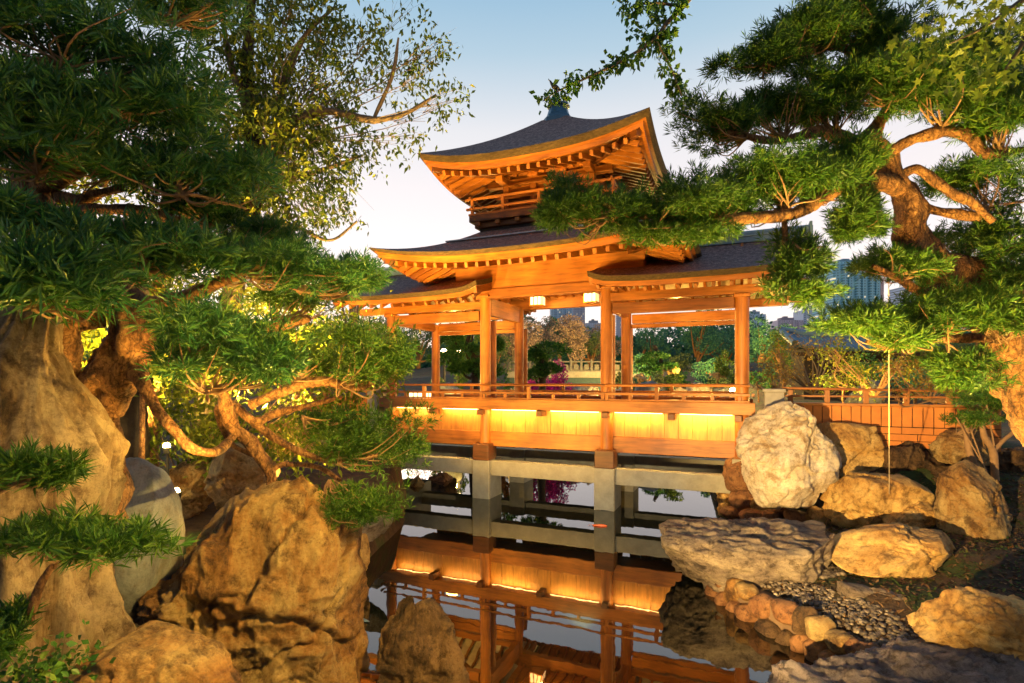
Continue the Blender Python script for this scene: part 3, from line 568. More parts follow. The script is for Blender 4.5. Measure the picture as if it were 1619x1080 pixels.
def slab(cx, cy, cz, hx, hy, hz, rz, label, m, seed, name='rock', amp=.10, facets=6, n=4, sub=5, layer=0, cat='rock', group=None, tilt=0, taper=0):
    v0, f = ico(sub); sc = (np.abs(v0)**n).sum(1)**(-1/n); u = v0*sc[:, None]; v = u*np.array([hx, hy, hz])
    if taper: v[:, :2] *= (1+taper*u[:, 2:3])
    rng = np.random.default_rng(seed); v = shape_noise(v, v0, min(hx, hy, hz)*1.4, seed, amp, facets, rng, layer)
    o_ = np.array([v[:, 0]*math.cos(rz)-v[:, 1]*math.sin(rz), v[:, 0]*math.sin(rz)+v[:, 1]*math.cos(rz), v[:, 2]+tilt*v[:, 0]]).T
    b = MB(); b.addq(o_, f); o = b.build(name, m, None, None, True); o.location = (cx, cy, cz); return tag(o, label, cat, group)
# left
rock([(228, 1010), (245, 930), (285, 880), (275, 830), (310, 800), (360, 778), (430, 768), (478, 772), (508, 820), (530, 862), (530, 960), (540, 1060), (555, 1200), (400, 1240), (225, 1200)], 4.9, 1.7, 'huge craggy golden boulder at the pond edge with a small tree on its top', K_gold, 3, amp=.13, facets=8, sub=7, n=3)
rock([(165, 960), (168, 735), (200, 724), (238, 742), (262, 790), (272, 850), (262, 930), (215, 980)], 5.0, .8, 'smooth blue grey rounded stone beside the thick pale trunk', K_grey, 11, amp=.03, facets=2)
rock([(80, 1120), (100, 1065), (150, 1030), (210, 1004), (270, 1020), (332, 1052), (368, 1110), (360, 1200), (80, 1200)], 3.0, .7, 'low rounded brown boulder at the bottom left corner', K_gold, 13, amp=.08, facets=4)
rock([(245, 790), (250, 755), (268, 734), (312, 728), (336, 745), (338, 785), (300, 812), (255, 805)], 7.6, 1.0, 'rough yellow rock lit by a ground lamp behind the grey stone', K_gold, 17, amp=.12)
rock([(336, 800), (345, 735), (370, 708), (402, 718), (428, 745), (425, 800), (370, 815)], 6.6, .9, 'angular ochre and grey rock behind the huge golden boulder', K_yel, 19, amp=.10, facets=9)
rock([(300, 745), (330, 715), (372, 700), (400, 706), (400, 740), (350, 750)], 8.4, .8, 'flat pale slab rock behind the rough yellow rock', K_tan, 23, amp=.08)
rock([(405, 720), (420, 672), (450, 662), (485, 675), (500, 720)], 9.5, 1.0, 'orange rock among the leaves on the left bank', K_yel, 29, amp=.1)
rock([(470, 715), (480, 672), (520, 664), (560, 690), (560, 730)], 10.5, 1.0, 'grey topped rock under foliage beside the left bridge end', K_ledge, 31, amp=.1)
rock([(596, 1140), (600, 1040), (604, 962), (612, 934), (632, 944), (648, 975), (680, 964), (706, 990), (722, 1060), (728, 1140), (720, 1200), (600, 1200)], 5.0, .5, 'dark jagged pinnacle rock standing in the pond', K_dark, 37, amp=.13, facets=8, sub=6, n=3)
rock([(515, 850), (560, 834), (600, 826), (640, 820), (643, 838), (600, 850), (540, 862)], 8.8, .9, 'dark flat slab overhanging the pond below the left foliage', K_purple, 41, amp=.10)
rock([(535, 930), (540, 850), (575, 848), (584, 880), (575, 925)], 8.3, .7, 'small ochre rock under the dark flat slab', K_yel, 43, amp=.08)
rock([(530, 1120), (535, 1010), (548, 1000), (560, 1060), (566, 1120)], 5.6, .5, 'narrow knobbly rock stuck to the waterline of the golden boulder', K_gold, 47, amp=.12)
for i, (x, y, w, h, Z) in enumerate([(610, 790, 34, 30, 15.5), (655, 786, 30, 34, 16.2), (700, 782, 30, 30, 17), (570, 785, 34, 34, 14.5)]):
    rock([(x-w, y+h), (x-w*.8, y-h*.6), (x, y-h), (x+w*.8, y-h*.5), (x+w, y+h)], Z, 1.0, ['brown rock under the bridge nearest its left pier', 'craggy orange rock in the dark under the left bay', 'reddish rock on the far side under the left bay', 'dark rock below the left bridge end'][i], [K_dark, K_gold, K_red, K_dark][i], 50+i, amp=.16)
# right
rock([(1183, 700), (1190, 662), (1230, 645), (1265, 643), (1280, 675), (1312, 702), (1332, 728), (1322, 762), (1300, 782), (1292, 806), (1240, 812), (1203, 795), (1188, 750)], 10.3, 1.3, 'big white rounded boulder beside the stone post', K_white, 61, amp=.07, facets=6, sub=6)
rock([(1285, 690), (1312, 673), (1376, 679), (1394, 715), (1396, 752), (1340, 770), (1300, 765)], 10.9, 1.2, 'squarish yellow boulder right of the white boulder', K_yel, 67, amp=.07, facets=9, n=3.2)
rock([(1292, 800), (1304, 766), (1350, 750), (1412, 754), (1448, 770), (1442, 805), (1402, 842), (1350, 845), (1300, 822)], 9.7, 1.3, 'broad yellow boulder in front of the squarish boulder', K_yel, 71, amp=.07, facets=10, n=3, sub=6)
rock([(1392, 750), (1400, 710), (1450, 704), (1492, 714), (1508, 745), (1482, 775), (1440, 772), (1400, 765)], 10.6, 1.2, 'low orange brown rock under the parapet wall', K_dark, 73, amp=.13, layer=3)
rock([(1470, 760), (1490, 735), (1520, 740), (1520, 800), (1480, 810)], 10.0, .8, 'shadowed block rock between tall boulder and orange rock', K_dark, 74, amp=.13)
rock([(1392, 850), (1400, 820), (1450, 795), (1502, 798), (1512, 840), (1440, 855)], 9.2, .9, 'stepped yellow rock left of the tall pitted boulder', K_yel, 79, amp=.09, layer=2.5, n=4)
rock([(1500, 800), (1504, 760), (1520, 735), (1545, 726), (1572, 745), (1594, 810), (1590, 880), (1550, 885), (1508, 850)], 8.5, .9, 'tall pitted upright boulder at the right', K_gold, 83, amp=.08, facets=6)
rock([(1308, 882), (1350, 858), (1400, 845), (1480, 842), (1560, 854), (1580, 872), (1552, 895), (1440, 912), (1380, 906)], 7.6, 1.3, 'long flat orange slab rock on the soil', K_yel, 89, amp=.07, facets=6, layer=2)
slab(3.66, 8.2, .45, 1.25, .88, .42, R(-14), 'large layered ledge rock jutting over the pond', K_ledge, 97, amp=.16, facets=4, n=5, sub=6, layer=3, taper=.16)
rock([(1430, 985), (1440, 955), (1472, 936), (1560, 944), (1640, 962), (1690, 1000), (1690, 1110), (1560, 1060), (1480, 1020)], 5.1, .9, 'golden ridged rock near the right edge beside the soil', K_yel, 101, amp=.13, facets=7, layer=2, sub=6)
slab(3.55, 4.75, .22, 1.3, .62, .36, R(8), 'dark purple grey craggy rock at the bottom right', K_purple, 103, amp=.22, facets=5, n=3.5, sub=6, tilt=.05)
rock([(1488, 705), (1518, 680), (1556, 685), (1574, 715), (1545, 745), (1500, 728)], 9.9, .9, 'knobbly dark yellow rock behind the small tree', K_gold, 107, amp=.14)
rock([(1570, 760), (1580, 715), (1640, 705), (1690, 740), (1690, 780)], 10.2, 1.0, 'low dull boulder at the right edge below the path', K_dark, 109, amp=.12)
rock([(1340, 640), (1350, 604), (1378, 600), (1400, 606), (1422, 640)], 16.5, 1.0, 'grey weathered scholar rock behind the parapet railing', K_grey, 113, amp=.2)
for i, (x, y, w, h, Z) in enumerate([(1170, 752, 24, 26, 12.0), (1205, 752, 20, 20, 11.7), (1150, 790, 14, 12, 12.2), (1176, 792, 20, 14, 11.7), (1160, 812, 18, 9, 11.6), (1204, 800, 16, 14, 11.4), (1190, 816, 18, 9, 11.1), (1222, 818, 18, 9, 10.9), (1146, 806, 10, 10, 11.9), (1240, 808, 16, 10, 10.8), (1216, 780, 14, 16, 11.6), (1142, 768, 10, 16, 12.3), (1258, 818, 18, 10, 10.5), (1180, 774, 16, 12, 11.9), (1290, 822, 12, 18, 10.2)]):
    w *= 1.12; h *= 1.15
    rock([(x-w, y), (x-w*.7, y-h*.8), (x, y-h), (x+w*.75, y-h*.75), (x+w, y), (x+w*.7, y+h*.8), (x-w*.7, y+h*.8)], Z, w*2*Z/F*.9, 'rounded red brown river stone heaped below the abutment', [K_red, K_red, K_yel][i % 3], 120+i, name='river_stone', amp=.05, facets=3, sub=4, cat='stone', group='river stones heaped below the right abutment')
# cobble retaining wall along the pond
cw = root('cobble_wall', (3.2, 7.3, 0), 'low curved wall of red cobbles along the right pond edge', 'wall')
path = np.array([(3.05, 8.2), (2.98, 7.75), (3.10, 7.2), (3.27, 6.65), (3.45, 6.1), (3.62, 5.6), (3.75, 5.1)])
seg = np.linalg.norm(np.diff(path, axis=0), axis=1); cum = np.concatenate([[0], np.cumsum(seg)])
def along(t): return np.array([np.interp(t, cum, path[:, 0]), np.interp(t, cum, path[:, 1])])
mo = MB()
for t0, t1 in zip(np.arange(0, cum[-1]-.1, .1), np.arange(.1, cum[-1], .1)):
    p, q = along(t0), along(t1); mo.bar((p[0]+.2, p[1], .0), (q[0]+.2, q[1], .0), .30, .62)
mo.build('mortar', plain('brown mortar', (.16, .10, .06), .95), cw, (3.2, 7.3, 0))
rg_ = random.Random(5); t = .02; row = [(.02, 0)]
for lev, zc_ in ((0, .02), (1, .27)):
    t = .05+.1*lev
    while t < cum[-1]:
        ln = rg_.choice([.14, .2, .24, .3, .38, .44]); p = along(t+ln/2); v0, f = ico(4); h = rg_.uniform(.10, .19)
        v = np.sign(v0)*np.abs(v0)**.8*np.array([.16, ln*.49, h]); v += v0*(fbm(v*6+t*3, 5, 7)*.028)[:, None]
        b = MB(); b.addq(v+np.array([p[0]+.03+lev*.05-3.2, p[1]-7.3, zc_+rg_.uniform(-.05, .05)]), f); b.build('stone', [K_red, K_red, K_gold, K_dark][rg_.randrange(4)], cw, None, True); t += ln
# cut edging stones between ledge and golden rock
for i, (x0, x1, y, Z) in enumerate([(1330, 1382, 942, 6.75), (1384, 1432, 952, 6.55)]):
    rock([(x0, y+22), (x0+3, y-18), (x1-2, y-12), (x1, y+26)], Z, .35, ['flat cut pale edging stone touching the ledge rock', 'flat cut pale edging stone touching the golden ridged rock'][i], K_ledge, 140+i, name='edging_stone', amp=.05, facets=2, n=6, sub=4, cat='stone')
# loose pebbles and leaf litter
def scatter(name, n, fn, lo, hi, flat, m, seed, leaf=False):
    rng = np.random.default_rng(seed); x, y = fn(rng, n); z = gz(x, y); k = z > .06; x, y, z = x[k], y[k], z[k]; N = len(x)
    b = MB(); sz = rng.uniform(lo, hi, N); an = rng.uniform(0, 6.28, N)
    if leaf:
        base = np.array([(-1, 0, 0), (0, -.45, .18), (1, 0, .05), (0, .45, .18)]); F_ = np.array([[0, 1, 2], [0, 2, 3]])
    else: base, F_ = ico(1); base = base*np.array([1, .72, flat])
    c, s = np.cos(an)[:, None], np.sin(an)[:, None]
    bx_, by_, bz_ = base[None, :, 0]*sz[:, None], base[None, :, 1]*sz[:, None], base[None, :, 2]*sz[:, None]
    tl = rng.normal(0, .35 if leaf else .1, N)[:, None]
    v = np.stack([bx_*c-by_*s+x[:, None], bx_*s+by_*c+y[:, None], bz_+tl*bx_+z[:, None]+.012], -1)
    b.addq(v.reshape(-1, 3), (F_[None]+(np.arange(N)*len(base))[:, None, None]).reshape(-1, 3)); return kind(b.build(name, m, None, None, not leaf), 'stuff')
M_peb = mat('pebble', lambda n, l, b: (lambda g, r: (l.new(g.outputs['Random Per Island'], r.inputs[0]), l.new(r.outputs[0], b.inputs['Base Color']), b.inputs['Roughness'].__setattr__('default_value', .6)))(n.new('ShaderNodeNewGeometry'), ramp(n, [(0, (.04, .032, .028)), (.5, (.09, .07, .055)), (.85, (.15, .12, .09)), (1, (.28, .23, .18))])))
def f1(r, n):
    t = r.random(n); x = np.interp(t, [0, .5, 1], [4.0, 4.7, 4.2])+r.normal(0, .45, n)+.3; y = 7.4+t*3.4; return x, y
scatter('pebbles', 2600, f1, .03, .065, .6, M_peb, 1)
scatter('pebbles', 1300, lambda r, n: (np.interp(5.0+(t:=r.random(n))*3.0, [5, 6.1, 7.2, 8], [3.85, 3.65, 3.3, 3.2])+r.random(n)*.75, 5.0+t*3.0), .018, .045, .6, M_peb, 2)
scatter('pebbles', 1500, lambda r, n: (-3.9+r.random(n)*2.2, 4.6+r.random(n)*4), .025, .06, .6, M_peb, 3)
scatter('fallen_leaves', 5200, lambda r, n: (4.0+r.random(n)**.8*5.5, 4.8+r.random(n)*5.5), .025, .05, 1, L_dry, 4, True)
scatter('fallen_leaves', 900, lambda r, n: (3.5+r.random(n)*1.4, 5.0+r.random(n)*3.4), .02, .045, 1, L_dry, 14, True)
scatter('ground_cover', 5000, lambda r, n: (4.6+r.random(n)*5.0, 5.6+r.random(n)*5), .02, .04, 1, L_broad, 5, True)

# ------------------------------------------------------------------ vegetation
def blades(mb, base, d, Ln, Wd, rng, m=0, droop=.15):
    N = len(base); d = unit(d); s = unit(np.cross(d, rng.normal(size=(N, 3)))); n = np.cross(s, d)
    Ln = Ln[:, None]; Wd = Wd[:, None]; mid = base+d*Ln*.45
    tip = base+d*Ln-np.array([0, 0, 1])*Ln*droop*rng.random((N, 1))
    v = np.stack([base, mid+s*Wd/2+n*Wd*.12, tip, mid-s*Wd/2+n*Wd*.12], 1).reshape(-1, 3)
    i = np.arange(N)*4; mb.addq(v, np.concatenate([np.stack([i, i+1, i+2], 1), np.stack([i, i+2, i+3], 1)]), m)
def tufts(mb, p, d, leaf, k, rng, m=0, spread=.9, ratio=.118):
    """whorls of narrow leaves round the ends of shoots at p along d"""
    N = len(p); j = np.tile(np.arange(k), N); P_ = np.repeat(p, k, 0); D = np.repeat(unit(d), k, 0)
    rad = rng.normal(size=(N*k, 3)); rad = unit(rad-(rad*D).sum(1)[:, None]*D)
    t = (j/k)[:, None]; ld = D*(.35+.9*t)+rad*spread*(1.1-.6*t)
    L_ = leaf*rng.uniform(.65, 1.15, N*k); blades(mb, P_-D*leaf*.8*(1-t), ld, L_, L_*ratio, rng, m)
def ell_points(n, rng, lump, seed, lowcut=.45):
    u = unit(rng.normal(size=(n*2, 3))); keep = (u[:, 2] > -.15) | (rng.random(len(u)) < lowcut); u = u[keep][:n]
    r = 1-np.abs(rng.normal(0, .22, len(u))); r *= 1+lump*fbm(u*1.7+seed, 3, seed); return u, np.clip(r, .15, 1.25)
def pad(parent, off, px, py, Z, rx, ry, rd, n, leaf, mats, seed, k=14, lump=.42, rootp=None, twigs=22, flat=.55, up=.55, name='foliage_pad'):
    rng = np.random.default_rng(seed); c = P(px, py, Z); s = Z/F; rad = np.array([rx*s, rd, ry*s])
    u, r = ell_points(n, rng, lump, seed); n = len(u); q = u*r[:, None]; q[:, 2] = np.where(q[:, 2] < 0, q[:, 2]*flat, q[:, 2])
    nl = max(5, int(4+6*rx/120)); lc = rng.normal(size=(nl, 3)); lc = lc/np.linalg.norm(lc, axis=1)[:, None]*rng.uniform(.25, .72, (nl, 1)); lc[:, 2] *= .8; ls = rng.uniform(.30, .55, (nl, 1)); w_ = rng.integers(0, nl, n)
    q = lc[w_]+q*ls[w_]*np.array([1.0, 1.0, 1.1]); p = c+q*rad; d = unit(u/rad*rad.mean())*.8+np.array([0, 0, up])+rng.normal(0, .35, u.shape)
    b = MB(); tufts(b, p, d, leaf, k, rng, 0)
    base = c-np.array([0, 0, rad[2]*.55]) if rootp is None else P(*rootp)
    for i in rng.choice(len(p), min(twigs, len(p)), replace=False):
        e = p[i]; m_ = base*.45+e*.55+rng.normal(0, .12, 3)*rad.mean()-np.array([0, 0, rad[2]*.18])
        m1 = base*.8+m_*.2+rng.normal(0, .04, 3)*rad.mean()
        b.tube(spline([(*base, .011), (*m1, .009), (*m_, .006), (*e, .002)], 3), 5, 1)
    return b.build(name, mats, parent, off)
def limb(parent, off, pts, m=M_bark, k=9, n=16, rough=.34, name='branch', seed=1):
    b = MB(); b.tube(spline(pxs(pts), k), n, 0, rough, seed); return b.build(name, m, parent, off, True)
PODO = [L_podo, M_twig]; PODR = [L_podr, M_twig]
# big left podocarpus
lo = P(120, 770, 4.3); lt = root('podocarpus_tree', lo, 'big dark podocarpus with layered pads filling the left side', 'tree')
limb(lt, lo, [(150, 830, 4.4, 40), (140, 700, 4.4, 36), (150, 630, 4.4, 36), (185, 575, 4.35, 34), (207, 530, 4.3, 32), (205, 490, 4.3, 32), (165, 455, 4.3, 34), (110, 420, 4.3, 32), (75, 360, 4.3, 30), (55, 300, 4.3, 26), (60, 200, 4.3, 18), (110, 60, 4.3, 10)], name='trunk', n=28, rough=.4, seed=3)
def fluted(pts, n, k, seed):
    q = spline(pxs(pts), k); b = MB(); b.tube(q, n); v = b.v[0]; ring = np.repeat(np.arange(len(q)), n); c = q[ring, :3]; d = v-c
    a = np.arctan2(d[:, 1], d[:, 0]); cyl = np.stack([np.cos(a)*1.7, np.sin(a)*1.7, v[:, 2]*.55], 1); fine = np.stack([np.cos(a)*5, np.sin(a)*5, v[:, 2]*1.3], 1)
    h = .12*fbm(cyl, 3, seed)+.13*ridged(cyl*2.2+fbm(cyl*2, 2, seed+3)[:, None]*.4, 4, seed+1)+.06*ridged(fine, 4, seed+2); b.v[0] = c+d*(1+h)[:, None]; return b
fluted([(45, 1300, 3.5, 170), (30, 1080, 3.5, 136), (12, 950, 3.5, 124), (6, 840, 3.5, 122), (12, 760, 3.5, 127), (12, 690, 3.5, 120), (20, 620, 3.52, 84), (32, 560, 3.56, 46), (50, 510, 3.65, 32), (66, 460, 3.9, 26)], 150, 26, 7).build('trunk_base', K_trunk, lt, lo, True)
limb(lt, lo, [(70, 620, 3.6, 24), (62, 560, 3.7, 26), (50, 505, 3.9, 24), (70, 440, 4.2, 20)], seed=14)
limb(lt, lo, [(112, 610, 4.2, 18), (105, 560, 4.2, 20), (112, 515, 4.2, 18), (160, 500, 4.25, 18)], seed=4)
limb(lt, lo, [(55, 300, 4.3, 18), (90, 285, 4.2, 15), (130, 265, 4.1, 9), (180, 250, 4.0, 5)], seed=5)
limb(lt, lo, [(75, 345, 4.3, 12), (104, 341, 4.2, 11), (140, 331, 4.15, 10), (190, 332, 4.1, 10), (237, 337, 4.1, 9), (285, 347, 4.0, 5)], seed=6)
limb(lt, lo, [(90, 310, 4.3, 9), (125, 316, 4.2, 8), (150, 308, 4.2, 7), (195, 297, 4.1, 5)], seed=7)
limb(lt, lo, [(60, 220, 4.3, 10), (137, 190, 4.2, 8), (160, 175, 4.2, 7), (215, 160, 4.1, 6), (280, 162, 4.0, 4)], seed=8)
limb(lt, lo, [(145, 225, 4.2, 9), (145, 185, 4.2, 8), (125, 165, 4.2, 6), (90, 140, 4.2, 4)], seed=9)
limb(lt, lo, [(205, 500, 4.3, 20), (260, 478, 4.25, 13), (310, 465, 4.2, 11), (353, 443, 4.2, 9), (420, 415, 4.2, 6)], seed=10)
limb(lt, lo, [(170, 640, 4.4, 22), (215, 590, 4.3, 16), (244, 640, 4.2, 8), (271, 675, 4.2, 8), (304, 709, 4.3, 7), (338, 715, 4.5, 7), (358, 702, 4.75, 6), (374, 684, 4.92, 6)], seed=11)
for i, a in enumerate([(55, 430, 3.0, 165, 100, .50, 620, .105), (235, 392, 3.7, 200, 62, .50, 520, .10), (100, 45, 3.5, 210, 110, .55, 620, .10), (185, 140, 3.6, 185, 85, .50, 520, .10), (60, 235, 3.5, 170, 70, .45, 420, .10), (290, 265, 3.8, 140, 82, .45, 520, .095), (270, 8, 3.9, 120, 45, .4, 240, .095), (30, 340, 3.2, 120, 40, .4, 240, .10), (170, 250, 4.2, 150, 60, .4, 300, .095), (20, 130, 3.3, 110, 80, .4, 300, .10), (330, 340, 4.2, 100, 30, .35, 200, .095)]):
    px, py, Z, rx, ry, rd, n, lf = a; pad(lt, lo, px, py, Z, rx, ry, rd, int(n*.8), lf*1.22, PODO, 200+i, k=13)
for i, a in enumerate([(470, 418, 4.3, 140, 58, .5, 520, .085, (400, 440, 4.2)), (572, 450, 4.5, 62, 44, .35, 270, .08, (470, 460, 4.3)), (350, 552, 3.7, 122, 88, .45, 640, .095, (330, 620, 3.9)), (395, 380, 4.6, 120, 45, .4, 300, .085, (353, 443, 4.2))]):
    px, py, Z, rx, ry, rd, n, lf, rp = a; pad(lt, lo, px, py, Z, rx*1.15, ry*1.15, rd, int(n*1.45), lf, PODO, 230+i, rootp=rp)
# small podocarpus growing out of the golden boulder
mo_ = P(431, 772, 5.1); mt = root('podocarpus_tree', mo_, 'small podocarpus growing out of the top of the golden boulder', 'tree')
limb(mt, mo_, [(431, 780, 5.1, 9), (427, 747, 5.1, 9), (400, 704, 5.0, 11), (373, 680, 4.9, 10), (360, 648, 4.8, 10), (350, 610, 4.7, 7)], name='trunk', seed=12)
limb(mt, mo_, [(400, 720, 5.05, 4), (365, 700, 5, 4), (345, 650, 4.9, 7), (367, 640, 4.9, 8), (402, 666, 4.9, 7), (433, 655, 5.0, 6), (480, 643, 5.0, 5), (530, 630, 5.0, 3)], seed=13)
limb(mt, mo_, [(402, 668, 4.9, 6), (438, 695, 5, 6), (480, 716, 5.0, 5), (530, 730, 5.0, 4), (600, 720, 5, 3)], seed=14)
limb(mt, mo_, [(427, 750, 5.1, 5), (445, 735, 5.1, 4), (500, 738, 5.1, 4), (540, 760, 5.1, 3)], seed=15)
limb(mt, mo_, [(360, 600, 4.7, 9), (397, 534, 4.7, 9), (440, 516, 4.7, 8), (490, 503, 4.7, 6)], seed=16)
limb(mt, mo_, [(395, 640, 4.8, 7), (467, 611, 4.8, 8), (513, 603, 4.8, 8), (560, 612, 4.8, 7), (597, 603, 4.8, 4)], seed=17)
for i, a in enumerate([(590, 558, 4.7, 95, 66, .42, 430, .08, (540, 610, 4.8)), (480, 560, 4.9, 80, 55, .35, 260, .08, (467, 600, 4.8)), (605, 698, 5.0, 102, 58, .42, 520, .075, (520, 725, 5.)), (520, 665, 5.1, 60, 35, .3, 190, .075, (480, 660, 5.)), (575, 795, 5.0, 86, 44, .35, 330, .075, (520, 760, 5.1)), (480, 470, 4.9, 80, 30, .3, 200, .08, (440, 516, 4.7))]):
    px, py, Z, rx, ry, rd, n, lf, rp = a; pad(mt, mo_, px, py, Z, rx*1.18, ry*1.18, rd, int(n*1.25), lf, PODR, 240+i, rootp=rp)
# low podocarpus shrubs in front of the thick pale trunk
for i, (px, py, Z, rx, ry, n, lf, lb) in enumerate([(45, 742, 2.5, 72, 44, 170, .085, 'low podocarpus tuft in front of the thick pale trunk, middle height'), (115, 860, 2.5, 140, 50, 330, .085, 'wide low podocarpus pad crossing the foot of the thick pale trunk'), (8, 1005, 2.4, 42, 42, 110, .085, 'dark podocarpus tuft at the lower left edge')]):
    o_ = P(px-40, py+rx*.6, Z); sh = root('podocarpus_shrub', o_, lb, 'shrub'); limb(sh, o_, [(px-70, py+rx*.9, Z, 7), (px-50, py+rx*.45, Z, 6), (px-20, py+ry*.5, Z, 4), (px+20, py+8, Z, 2)], seed=20+i, name='stem')
    pad(sh, o_, px, py, Z, rx, ry, .24, n, lf, [L_podr, M_twig], 250+i, k=13, rootp=(px-20, py+ry*.5, Z), twigs=12)
# right podocarpus
ro = P(1760, 880, 5.6); rt = root('podocarpus_tree', ro, 'old podocarpus with twisted lit trunk and layered pads at right', 'tree')
limb(rt, ro, [(a_, b_, c_, r_*.88) for a_, b_, c_, r_ in [(1780, 900, 5.7, 62), (1720, 760, 5.6, 52), (1650, 650, 5.6, 48), (1604, 560, 5.55, 42), (1582, 490, 5.5, 40), (1545, 445, 5.45, 38), (1500, 435, 5.4, 36), (1460, 405, 5.35, 33), (1440, 368, 5.3, 28), (1440, 330, 5.3, 25), (1425, 295, 5.3, 20), (1395, 250, 5.3, 20), (1375, 225, 5.3, 19), (1388, 195, 5.3, 12), (1402, 160, 5.3, 8), (1380, 60, 5.3, 7)]], name='trunk', n=36, rough=.25, seed=31, k=12)
for i, pts in enumerate([
    [(1385, 232, 5.3, 14), (1345, 222, 5.25, 14), (1300, 208, 5.2, 12), (1260, 216, 5.1, 9), (1224, 223, 5.1, 7), (1180, 216, 5.0, 6), (1130, 205, 5.0, 4)],
    [(1395, 255, 5.3, 13), (1420, 232, 5.2, 13), (1447, 219, 5.15, 12), (1491, 209, 5.1, 11), (1530, 214, 5.05, 10), (1562, 243, 5.0, 9), (1612, 237, 5.0, 6), (1660, 230, 5, 4)],
    [(1414, 285, 5.3, 11), (1447, 268, 5.2, 10), (1476, 284, 5.15, 10), (1509, 308, 5.1, 10), (1535, 320, 5.1, 9), (1570, 350, 5.1, 6)],
    [(1430, 310, 5.3, 10), (1470, 330, 5.25, 9), (1520, 340, 5.2, 9), (1560, 345, 5.2, 7)],
    [(1425, 300, 5.3, 17), (1370, 285, 5.1, 17), (1320, 302, 4.95, 15), (1280, 325, 4.85, 14), (1247, 341, 4.8, 12), (1180, 345, 4.7, 10), (1120, 352, 4.6, 8), (1050, 345, 4.55, 6), (985, 338, 4.5, 5), (940, 312, 4.5, 4), (915, 300, 4.5, 3)],
    [(985, 338, 4.5, 4), (955, 352, 4.5, 4), (930, 370, 4.5, 2.5)],
    [(1240, 343, 4.8, 5), (1242, 380, 4.8, 5), (1248, 430, 4.8, 4), (1245, 480, 4.8, 2)],
    [(1590, 530, 5.5, 12), (1513, 535, 5.2, 9), (1453, 534, 5.1, 8), (1407, 550, 5.0, 6), (1370, 540, 5.0, 3)],
    [(1550, 455, 5.4, 14), (1560, 415, 5.3, 12), (1590, 395, 5.2, 8), (1640, 380, 5.2, 5)],
    [(1500, 450, 5.4, 10), (1460, 462, 5.2, 9), (1420, 440, 5.1, 6), (1380, 420, 5.0, 3)],
    [(1380, 120, 5.3, 7), (1330, 75, 5.2, 7), (1260, 85, 5.1, 6), (1190, 90, 5.0, 3)],
    [(1545, 560, 5.3, 5), (1552, 545, 5.2, 5), (1540, 575, 5.1, 5), (1520, 590, 5.1, 4)]]): limb(rt, ro, [(a_, b_, c_, r_*.8) for a_, b_, c_, r_ in pts], seed=40+i)
for i, a in enumerate([
    (935, 325, 4.5, 72, 64, .42, 380, .07, (960, 340, 4.5)), (1045, 330, 4.55, 95, 55, .45, 420, .07, (1040, 350, 4.55)), (1130, 318, 4.65, 85, 55, .4, 340, .07, (1130, 350, 4.6)), (1215, 285, 4.8, 95, 52, .45, 380, .072, (1240, 335, 4.8)), (1090, 368, 4.55, 95, 24, .35, 210, .07, (1100, 352, 4.6)), (1290, 275, 4.9, 80, 48, .4, 300, .072, (1290, 315, 4.9)),
    (1140, 196, 5.0, 74, 42, .4, 280, .07, (1180, 216, 5.)), (1235, 180, 5.1, 70, 42, .4, 260, .07, (1240, 218, 5.1)), (1300, 160, 5.2, 90, 50, .45, 320, .075, (1320, 210, 5.2)),
    (1185, 85, 5.0, 74, 42, .4, 280, .07, (1210, 95, 5.)), (1265, 62, 5.1, 90, 48, .42, 330, .075, (1270, 90, 5.1)), (1350, 28, 5.2, 90, 55, .45, 330, .075, (1350, 80, 5.2)), (1400, 75, 5.2, 75, 55, .4, 280, .075, (1380, 120, 5.2)),
    (1415, 135, 5.0, 120, 52, .5, 420, .078, (1400, 165, 5.2)), (1520, 140, 5.0, 105, 52, .5, 360, .078, (1490, 200, 5.1)), (1595, 190, 4.9, 70, 55, .4, 250, .078, (1580, 240, 5.)), (1500, 95, 5.5, 90, 45, .4, 230, .075, (1470, 140, 5.4)),
    (1340, 252, 5.0, 70, 42, .4, 240, .075, (1370, 285, 5.1)), (1565, 290, 5.3, 95, 50, .45, 320, .075, (1560, 330, 5.2)), (1372, 340, 5.0, 60, 52, .42, 330, .075, (1380, 300, 5.1)), (1432, 425, 5.2, 62, 38, .4, 260, .075, (1420, 440, 5.1)),
    (1250, 410, 4.8, 62, 62, .38, 240, .075, (1242, 380, 4.8)), (1248, 470, 4.8, 62, 34, .35, 130, .075, (1245, 450, 4.8)),
    (1385, 518, 5.0, 84, 50, .42, 400, .075, (1420, 545, 5.1)), (1490, 500, 5.1, 70, 55, .42, 330, .075, (1490, 535, 5.2)), (1590, 500, 5.0, 65, 50, .4, 220, .075, (1590, 540, 5.2)), (1600, 375, 5.1, 60, 60, .42, 240, .075, (1600, 395, 5.2)), (1590, 440, 5.2, 55, 34, .35, 160, .075, (1590, 420, 5.2)),
    (1515, 590, 5.2, 58, 44, .35, 200, .072, (1540, 560, 5.3)), (1600, 100, 5.6, 70, 60, .4, 200, .075, (1600, 180, 5.4)), (1500, 375, 5.9, 70, 40, .35, 80, .075, (1540, 420, 5.6))]):
    px, py, Z, rx, ry, rd, n, lf, rp = a; pad(rt, ro, px, py, Z, rx*1.22, ry*1.2, rd, int(n*2.0), lf*1.2, PODR, 300+i, rootp=rp, twigs=26)
